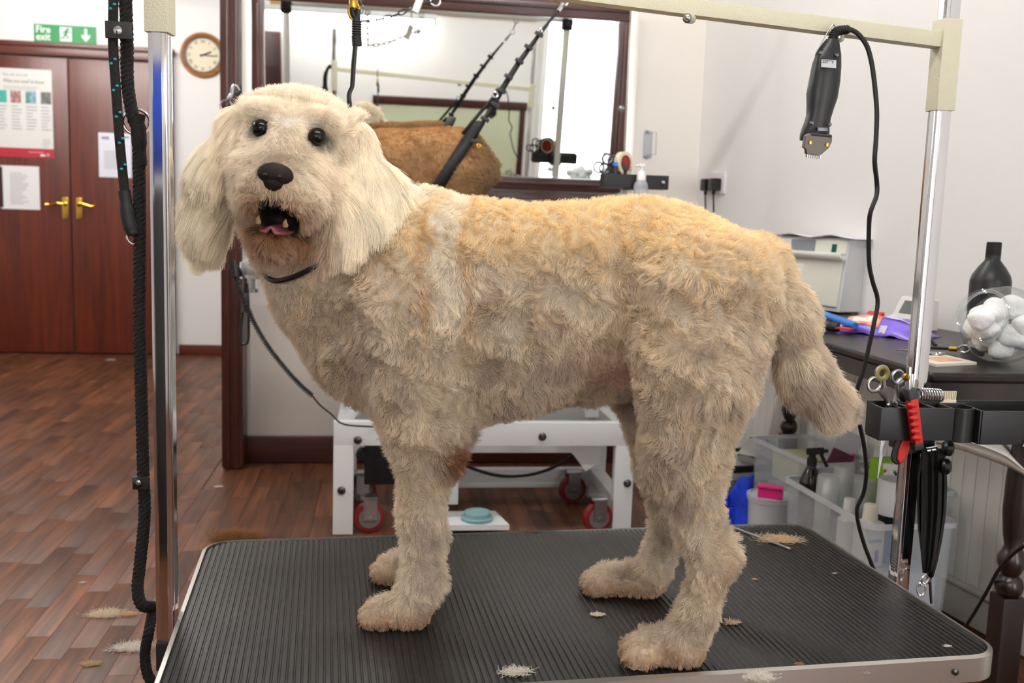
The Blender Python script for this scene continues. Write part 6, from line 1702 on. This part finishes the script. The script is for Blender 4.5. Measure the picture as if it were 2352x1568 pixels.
# ------------------------------------------------------------------ small brown dog on the far table
BO = np.array([.08, 3.25, .876], f32)
def brown_dog():
    TO = [(-.26, .36, .20, .05), (-.22, .40, .17, .085), (-.12, .43, .15, .105), (.0, .435, .155, .11), (.10, .445, .175, .108), (.18, .45, .20, .105), (.23, .43, .22, .095), (.262, .38, .25, .06)]
    def sdf(P):
        d = sd_torso(P, TO)
        cap = lambda a, b, ra, rb, k=.03: smin(d, sd_cap(P, a, b, ra, rb), k)
        for s in (-1, 1):
            d = cap((-.16, .06 * s, .26), (-.16, .062 * s, .05), .045, .024); d = cap((-.16, .062 * s, .03), (-.19, .062 * s, .02), .024, .02, .01)
            d = cap((.17, .06 * s, .30), (.15, .07 * s, .18), .075, .045); d = cap((.15, .07 * s, .18), (.20, .07 * s, .10), .035, .022); d = cap((.20, .07 * s, .10), (.185, .07 * s, .03), .022, .022, .015); d = cap((.185, .07 * s, .022), (.155, .07 * s, .02), .022, .02, .01)
        d = cap((-.20, 0, .34), (-.27, 0, .42), .07, .055); d = cap((-.27, 0, .42), (-.30, 0, .43), .066, .06); d = cap((-.31, 0, .41), (-.375, 0, .395), .038, .026)
        for s in (-1, 1): d = smin(d, sd_ell(P, (-.275, .068 * s, .41), (.028, .012, .05)), .012)
        return np.maximum(d, -P[..., 2] + .001)
    v, f = field(sdf, (-.43, -.16, -.02), (.30, .16, .53), .009); v = smooth_mesh(v, f, 1); v[:, 2] = np.maximum(v[:, 2], .001); nr = vert_normals(v, f)
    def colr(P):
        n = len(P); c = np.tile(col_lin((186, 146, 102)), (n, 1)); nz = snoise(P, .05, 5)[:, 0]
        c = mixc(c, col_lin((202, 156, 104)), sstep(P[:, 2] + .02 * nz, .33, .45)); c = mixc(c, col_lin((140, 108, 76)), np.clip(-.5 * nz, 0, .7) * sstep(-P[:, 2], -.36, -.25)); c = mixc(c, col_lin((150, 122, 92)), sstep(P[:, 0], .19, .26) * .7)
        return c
    t = thing('dog', 'small brown dog standing on the far table in front of the mirror', 'dog', BO)
    me = skin_mesh('body', v, f, colr(v) * .6, bpy.data.materials['dog_skin']); b = bpy.data.objects.new('body', me); COL.objects.link(b); b.parent = t; WL[b.name] = V(BO)
    P, k, tt = sample_surface(v, f, int(60000 * FUR), 3); n2 = nr[tt[k]].mean(1); n2 /= np.sqrt((n2 * n2).sum(1))[:, None]
    comb = np.stack([np.full(len(P), .8), 0 * P[:, 0], np.full(len(P), -.6)], 1); comb -= n2 * (comb * n2).sum(1)[:, None] * .7; comb /= np.sqrt((comb * comb).sum(1))[:, None]
    make_fur('coat', bpy.data.materials['cream_fur'], t, P, n2, comb.astype(f32), np.full(len(P), .016, f32), colr(P), lambda p: p + BO, npt=5, lift=.4, curl=.35, csc=.02, radius=.0006, seed=5, clump=.45, clsz=.016, jit=.4)
    for s in (-1, 1): obj('eye', MB().ball(V(BO) + V((-.345, .03 * s, .438)), .008, 12, 8), eye_m, t)
    obj('nose', MB().ball(V(BO) + V((-.402, 0, .40)), (.012, .016, .012), 12, 8), nose_m, t)
brown_dog()
def harness():
    t = thing('belly_strap', 'black webbing sling with steel buckles holding up the small brown dog', 'strap', V((fg_(1300, 0).x, FY, 1.78)))
    g = lambda px, py: fg_(px, py, -.14); wb = mat('sling_webbing', (20, 20, 21), .65)
    hk = MB().ring(fg_(1296, 4, -.03), .012, .0024, (.2, -1, 0), 18, 6).tube(spline([fg_(1294, 10, -.04), fg_(1288, 18, -.06), fg_(1282, 26, -.07)], 4), .006, 8)
    hk.tube([V((fg_(1300, 0).x, FY, 1.79)), fg_(1298, -4, -.03)], .003, 6); obj('snap_clip', hk, chrome, t)
    def strap(pts, wpx, nm='strap', dy0=-.07, dy1=-.14):
        rows = []; n = len(pts)
        for i, (px, py) in enumerate(pts):
            a = pts[max(0, i - 1)]; b = pts[min(n - 1, i + 1)]; dx, dy_ = b[0] - a[0], b[1] - a[1]; L = math.hypot(dx, dy_); nx, ny = -dy_ / L, dx / L; w_ = wpx if not hasattr(wpx, '__len__') else wpx[i]; d = dy0 + (dy1 - dy0) * i / (n - 1)
            rows.append([fg_(px + nx * w_, py + ny * w_, d), fg_(px, py, d - .003), fg_(px - nx * w_, py - ny * w_, d)])
        return obj(nm, MB().grid(rows), wb, t, solid=.003)
    strap([(1276, 32), (1238, 80), (1190, 146), (1150, 210), (1137, 236), (1114, 272), (1090, 318)], [2.5, 4, 6, 6.5, 6, 4.5, 3])
    strap([(1135, 222), (1110, 250), (1085, 280), (1062, 308)], 3.5, dy0=-.12, dy1=-.13)
    for px, py, d in ((1238, 78, -.09), (1214, 108, -.095), (1193, 140, -.10), (1168, 176, -.11), (1152, 208, -.12), (1137, 240, -.125), (1114, 273, -.13)):
        obj('slide', MB().quadbox(fg_(px - 9, py - 5, d - .003), fg_(px + 9, py + 6, d - .003), .012, .010, (0, 1, 0), .003), black_plastic, t)
    obj('buckle', MB().ring(fg_(1137, 217, -.13), .009, .0028, (.1, -1, 0), 18, 6), chrome, t); obj('buckle', MB().ring(fg_(1240, 70, -.09), .007, .002, (.1, -1, 0), 16, 6), chrome, t)
    # broad band round the loins
    P = lambda u, a, r: V(BO) + V((u, 0, .318)) + V((0, -math.cos(a) * r[0], math.sin(a) * r[1]))
    rows = []
    for i in range(41):
        a = 2 * math.pi * i / 40 + 1.2; s = math.sin(a); lean = .135 + .095 * s
        bw = .022
        rr = (.130, .152); rows.append([P(lean - bw, a, rr), P(lean, a, (rr[0] + .004, rr[1] + .004)), P(lean + bw, a, rr)])
    obj('loin_band', MB().grid(rows), wb, t, solid=.004)
    obj('eyelet', MB().ring(fg_(1100, 334, -.145), .006, .002, (.3, -1, .2), 14, 6), brass, t)
    obj('band_clip', MB().quadbox(fg_(1082, 322, -.135), fg_(1108, 330, -.135), .010, .014, (0, 1, 0), .003), black_plastic, t)
harness()

# ------------------------------------------------------------------ tool holder of the far arm and what stands in it
def far_holder():
    y = 3.16; g = lambda px, py, dy=0.: at(px, py, y=y + dy)
    a, b, c = g(1384, 396), g(1530, 396), g(1530, 428)
    t = thing('tool_holder', 'black plastic tool holder on the far steel arm beside the mirror', 'tool holder', V((FB, y, 1.15)))
    m = mat('far_holder_black', (20, 20, 21), .45); z1, z0 = a.z - .004, c.z - .012
    h = MB(); x0, x1 = a.x, b.x
    for yy in (y - .03, y + .03): h.box(((x0 + x1) / 2, yy, (z0 + z1) / 2), (x1 - x0, .004, z1 - z0), None, .001)
    for xx in (x0, x0 + .045, x0 + .085, x0 + .125, x1): h.box((xx, y, (z0 + z1) / 2), (.004, .06, z1 - z0), None, .001)
    h.box(((x0 + x1) / 2, y, z0 + .002), (x1 - x0, .06, .004)); obj('tray', h, m, t)
    obj('clamp', MB().box((FB, y + .055, (z0 + z1) / 2), (.05, .06, .05), None, .004), m, t)
    obj('support', MB().tube([g(1495, 432), g(1512, 424), g(1526, 418)], .003, 8).ball(g(1523, 420, -.034), .008, 10, 8), steel, t)
    zin = z0 + .006
    def sc(name, label, r1, r2, px, m_):
        tt = thing(name, label, 'scissors', V((g(px, 400).x, y, zin)))
        bse = V((g(px, 400).x, y, zin + .03))
        for rp in (r1, r2):
            cc = g(*rp, -.002); R_ = .017
            obj('handle', MB().ring(cc, R_, .0035, (.15, -1, .1), 22, 6).tube([cc + (bse - cc).normalized() * R_, bse], .0035, 8), m_, tt)
        obj('blade', MB().tube([bse, V((bse.x, y, zin + .002))], [.006, .003], 8), m_, tt)
    sc('scissors', 'dark-ringed scissors leaning outward in the far tool holder', (1375, 384), (1388, 387), 1394, darksteel)
    sc('scissors', 'upright scissors with tall rings in the far tool holder', (1394, 365), (1408, 370), 1402, darksteel)
    p, q = g(1413, 362, -.012), g(1415, 430, -.012); zz = lambda py: g(1414, py, -.012)
    tt = thing('blue_tool', 'thin black tool with bright blue collars in the far tool holder', 'tool', V((p.x, y - .012, zin)))
    bl = mat('collar_blue', (40, 130, 226), .35)
    obj('shaft', MB().tube([zz(376), V((zz(400).x, y - .012, zin))], .0075, 12), mat('shaft_grey', (52, 54, 60), .4), tt); obj('tip', MB().tube([zz(360), zz(376)], [.002, .0065], 10), steel, tt)
    for py in (377, 419): obj('collar', MB().tube([zz(py - 4), zz(py + 4)], .010, 12), bl, tt)
    cc = g(1432, 376, .012); R_ = .040
    tt = thing('tape_roll', 'round cream roll with red centre standing in the far tool holder', 'roll', V((cc.x, y + .012, zin)))
    ax = (.62, -.78, .05)
    obj('roll', MB().lathe(cc, [(R_ * .70, -.011), (R_, -.011), (R_, .011), (R_ * .70, .011), (R_ * .70, -.011)], 36, ax, cap=False), mat('roll_cream', (222, 208, 176), .5), tt)
    obj('core', MB().lathe(cc, [(0, -.010), (R_ * .69, -.010), (R_ * .69, .008), (R_ * .3, .009), (0, .009)], 30, ax), mat('core_red', (140, 26, 24), .4), tt)
    obj('dark_rim', MB().ring(cc - V(ax) * .012, R_ * .98, .003, ax, 32, 6), black_matte, tt)
    obj('stem', MB().tube([cc - V((0, 0, R_ * .9)), V((cc.x, y + .012, zin))], .008, 10), black_matte, tt)
    # wire brush heads and clips crowding the slots
    for k, (px, py, lab) in enumerate(((1424, 386, 'dark brush with fine bristles in front of the cream roll'), (1436, 390, 'dark curved comb in front of the cream roll'))):
        tt = thing('grooming_brush', lab, 'brush', V((g(px, py).x, y - .004, zin)))
        e = g(px, py, -.006); obj('brush_handle', MB().tube([e, V((e.x, y - .006, zin))], .006, 8), black_matte, tt)
        b_ = MB()
        for i in range(9): a_ = math.pi * i / 8; b_.tube([e, e + V((math.cos(a_) * .020, -.004, math.sin(a_) * .022))], .0014, 5)
        obj('bristles', b_, mat('bristle_grey', (70, 66, 66), .5), tt)
    # pump bottle in front
    pb = g(1472, 430, -.06); pb.z = z0 - .075
    tt = thing('pump_bottle', 'clear bottle with white pump top in front of the far tool holder', 'bottle', pb)
    zz2 = lambda py: g(1472, py, -.06).z
    obj('bottle_body', MB().lathe((pb.x, pb.y, 0), [(.020, pb.z), (.024, pb.z + .004), (.024, zz2(428)), (.020, zz2(419)), (.013, zz2(413)), (.012, zz2(410))], 24), mat('bottle_clear_far', (196, 200, 206), .1, alpha=.55), tt)
    obj('collar', MB().lathe((pb.x, pb.y, 0), [(.0150, zz2(414)), (.0150, zz2(401)), (.012, zz2(395)), (.006, zz2(393)), (.005, zz2(384))], 20), white_plastic, tt)
    obj('pump_head', MB().quadbox((pb.x - .012, pb.y - .002, zz2(380)), (pb.x + .010, pb.y, zz2(380)), .012, .010, (0, 0, 1), .003).tube([(pb.x - .008, pb.y, zz2(380)), (pb.x - .020, pb.y, zz2(382))], .0035, 8), white_plastic, tt)
    obj('holder_ring', MB().ring((pb.x, pb.y, pb.z + .03), .0265, .003, (0, 0, 1), 22, 6).tube([(pb.x, pb.y + .026, pb.z + .03), (pb.x, y - .03, z0 + .01)], .003, 6), black_matte, t)
far_holder()

# ------------------------------------------------------------------ loose clipped hair
def tuft(name, p, r, rgb, label, n=160, L=.02, flat=.25, seed=1, cat='hair tuft', group='clipped tufts'):
    g = np.random.default_rng(seed); p = np.array(p, f32)
    n = int(n * 2.2); base = g.normal(size=(n, 3)) * np.array([r * .6, r * .28, 0]); ang = g.uniform(0, 6.28, n); d = np.stack([np.cos(ang) , np.sin(ang) * .7, np.abs(g.normal(size=n)) * flat], 1); d /= np.sqrt((d * d).sum(1))[:, None]
    pts = np.empty((n, 5, 3)); pts[:, 0] = base; L = L * .62; r = r; bend = g.normal(size=(n, 3)) * np.array([1., 1., .15])
    for i in range(1, 5): pts[:, i] = pts[:, i - 1] + d * L * g.uniform(.7, 1.2, n)[:, None] / 4; d = d + bend * .35; d /= np.sqrt((d * d).sum(1))[:, None]
    pts[..., 2] = np.abs(pts[..., 2]) + .0006
    o = MB()
    hc = bpy.data.hair_curves.new(name); hc.add_curves([5] * n); hc.attributes['position'].data.foreach_set('vector', np.ascontiguousarray(pts, f32).ravel())
    a = hc.attributes.get('radius') or hc.attributes.new('radius', 'FLOAT', 'POINT'); a.data.foreach_set('value', np.full(n * 5, .00030, f32))
    ca = hc.attributes.new('fur', 'FLOAT_COLOR', 'CURVE'); c4 = np.ones((n, 4), f32); c4[:, :3] = col_lin(rgb) * g.uniform(.75, 1.1, (n, 1)); ca.data.foreach_set('color', c4.ravel()); hc.materials.append(bpy.data.materials['cream_fur'])
    ob = bpy.data.objects.new(name, hc); COL.objects.link(ob); ob.location = V(p); tag(ob, label, cat, group); return ob
TT = TZ + .0008
ont = lambda px, py: at(px, py, z=TT)
for k, (px, py, r, rgb, n, L, lab) in enumerate((
    (1185, 1545, .013, (238, 232, 222), 120, .022, 'white hair tuft on the ribbed mat at the front edge, left of the hind paws'),
    (1372, 1412, .007, (238, 226, 208), 110, .010, 'small cream hair tuft between the front and hind paws'),
    (1468, 1533, .010, (238, 230, 220), 110, .016, 'white hair wisps beside the near hind paw'),
    (1682, 1430, .008, (228, 206, 180), 90, .014, 'cream hair wisp on the mat behind the near hind leg'),
    (1745, 1556, .013, (242, 236, 226), 200, .020, 'fluffy white hair tuft at the front edge of the mat'),
    (1836, 1525, .004, (176, 128, 98), 60, .006, 'tiny brown hair clump near the front edge of the mat'),
    (1500, 1360, .010, (234, 214, 186), 120, .014, 'cream hair tuft behind the far hind paw'),
    (1790, 1240, .030, (226, 200, 166), 420, .026, 'large beige hair heap on the far corner of the mat'),
    (1733, 1330, .003, (214, 188, 160), 40, .005, 'tiny cream hair speck on the mat beside the hind leg'),
    (1990, 1546, .003, (180, 176, 168), 40, .005, 'pale grey hair speck near the front corner of the mat'),
    (1917, 1317, .003, (200, 186, 170), 40, .005, 'pale hair speck near the far long edge of the mat'),
    (2175, 1484, .004, (235, 228, 220), 50, .005, 'white hair speck close to the rounded near corner'))):
    tuft('hair_tuft', ont(px, py), r, rgb, lab, n, L, seed=k + 2)
onf = lambda px, py: at(px, py, z=.001)
for k, (px, py, r, rgb, n, L, lab) in enumerate((
    (245, 1411, .028, (236, 222, 198), 260, .035, 'larger pale hair tuft on the wooden floor by the black lead'),
    (296, 1411, .014, (222, 186, 150), 110, .020, 'small tan hair tuft beside the larger pale one on the floor'),
    (302, 1488, .028, (240, 234, 224), 260, .035, 'white hair tuft on the wooden floor at the foot of the chrome post'),
    (211, 1525, .014, (214, 188, 148), 110, .018, 'beige hair tuft nearest the camera on the wooden floor'),
    (502, 1118, .010, (236, 222, 196), 90, .015, 'small cream hair tuft on the floor near the dark post'),
    (190, 1338, .006, (220, 214, 206), 50, .008, 'tiny white hair speck on the floor planks'),
    (255, 827, .02, (228, 220, 210), 90, .03, 'pale hair wisp on the floor in front of the double doors'))):
    tuft('hair_tuft', onf(px, py), r, rgb, lab, n, L, seed=k + 40)
tuft('hair_heap', at(545, 1235, z=.002), .055, (150, 108, 58), 'heap of brown clipped hair on the floor behind the table corner', 900, .05, .6, 90, 'hair heap', None)
p, q = ont(1668, 1208), ont(1812, 1262); 
t = thing('metal_strip', 'thin pale metal comb lying across the far corner of the mat', 'comb', p)
b = MB().quadbox(p + V((0, 0, .003)), q + V((0, 0, .003)), .006, .003, (0, 0, 1), .001); obj('bar', b, MATS['aluminium'], t); obj('tip', MB().ball(q + V((0, 0, .003)), (.004, .004, .002), 10, 6), steel, t)
# added stand outside the frame, made to give the chrome post its blue reflection
def added_stand():
    p = V((-1.08, .10, 0)); t = thing('added_stand', 'added dark stand, out of view, that darkens the reflection in the chrome post', 'stand', p)
    obj('stand_base', MB().lathe(p, [(.16, 0), (.16, .02), (.03, .03)], 28), black_matte, t); obj('stand_pole', MB().tube([p + V((0, 0, .02)), p + V((0, 0, 1.44))], .012, 12), black_matte, t)
    obj('stand_bar', MB().tube([p + V((-.16, 0, 1.43)), p + V((.16, 0, 1.43))], .010, 10), black_matte, t); obj('dark_block', MB().box(p + V((0, 0, .56)), (.30, .18, 1.06), None, .02), black_matte, t)
    rows = []
    for i in range(9):
        u = i / 8; rows.append([p + V((-.15 + .30 * u, yy + .006 * math.sin(u * 14), z)) for yy, z in ((-.03, 1.14), (-.03, 1.3), (-.018, 1.42), (0, 1.443), (.018, 1.42), (.03, 1.3), (.03, 1.12))])
    tag(obj('added_blue_cloth', MB().grid(rows), mat('added_blue', (18, 70, 190), .8), loc=p + V((0, 0, 1.05)), solid=.006), 'added blue cloth over the unseen stand, tinting the reflection in the chrome post', 'towel')
added_stand()
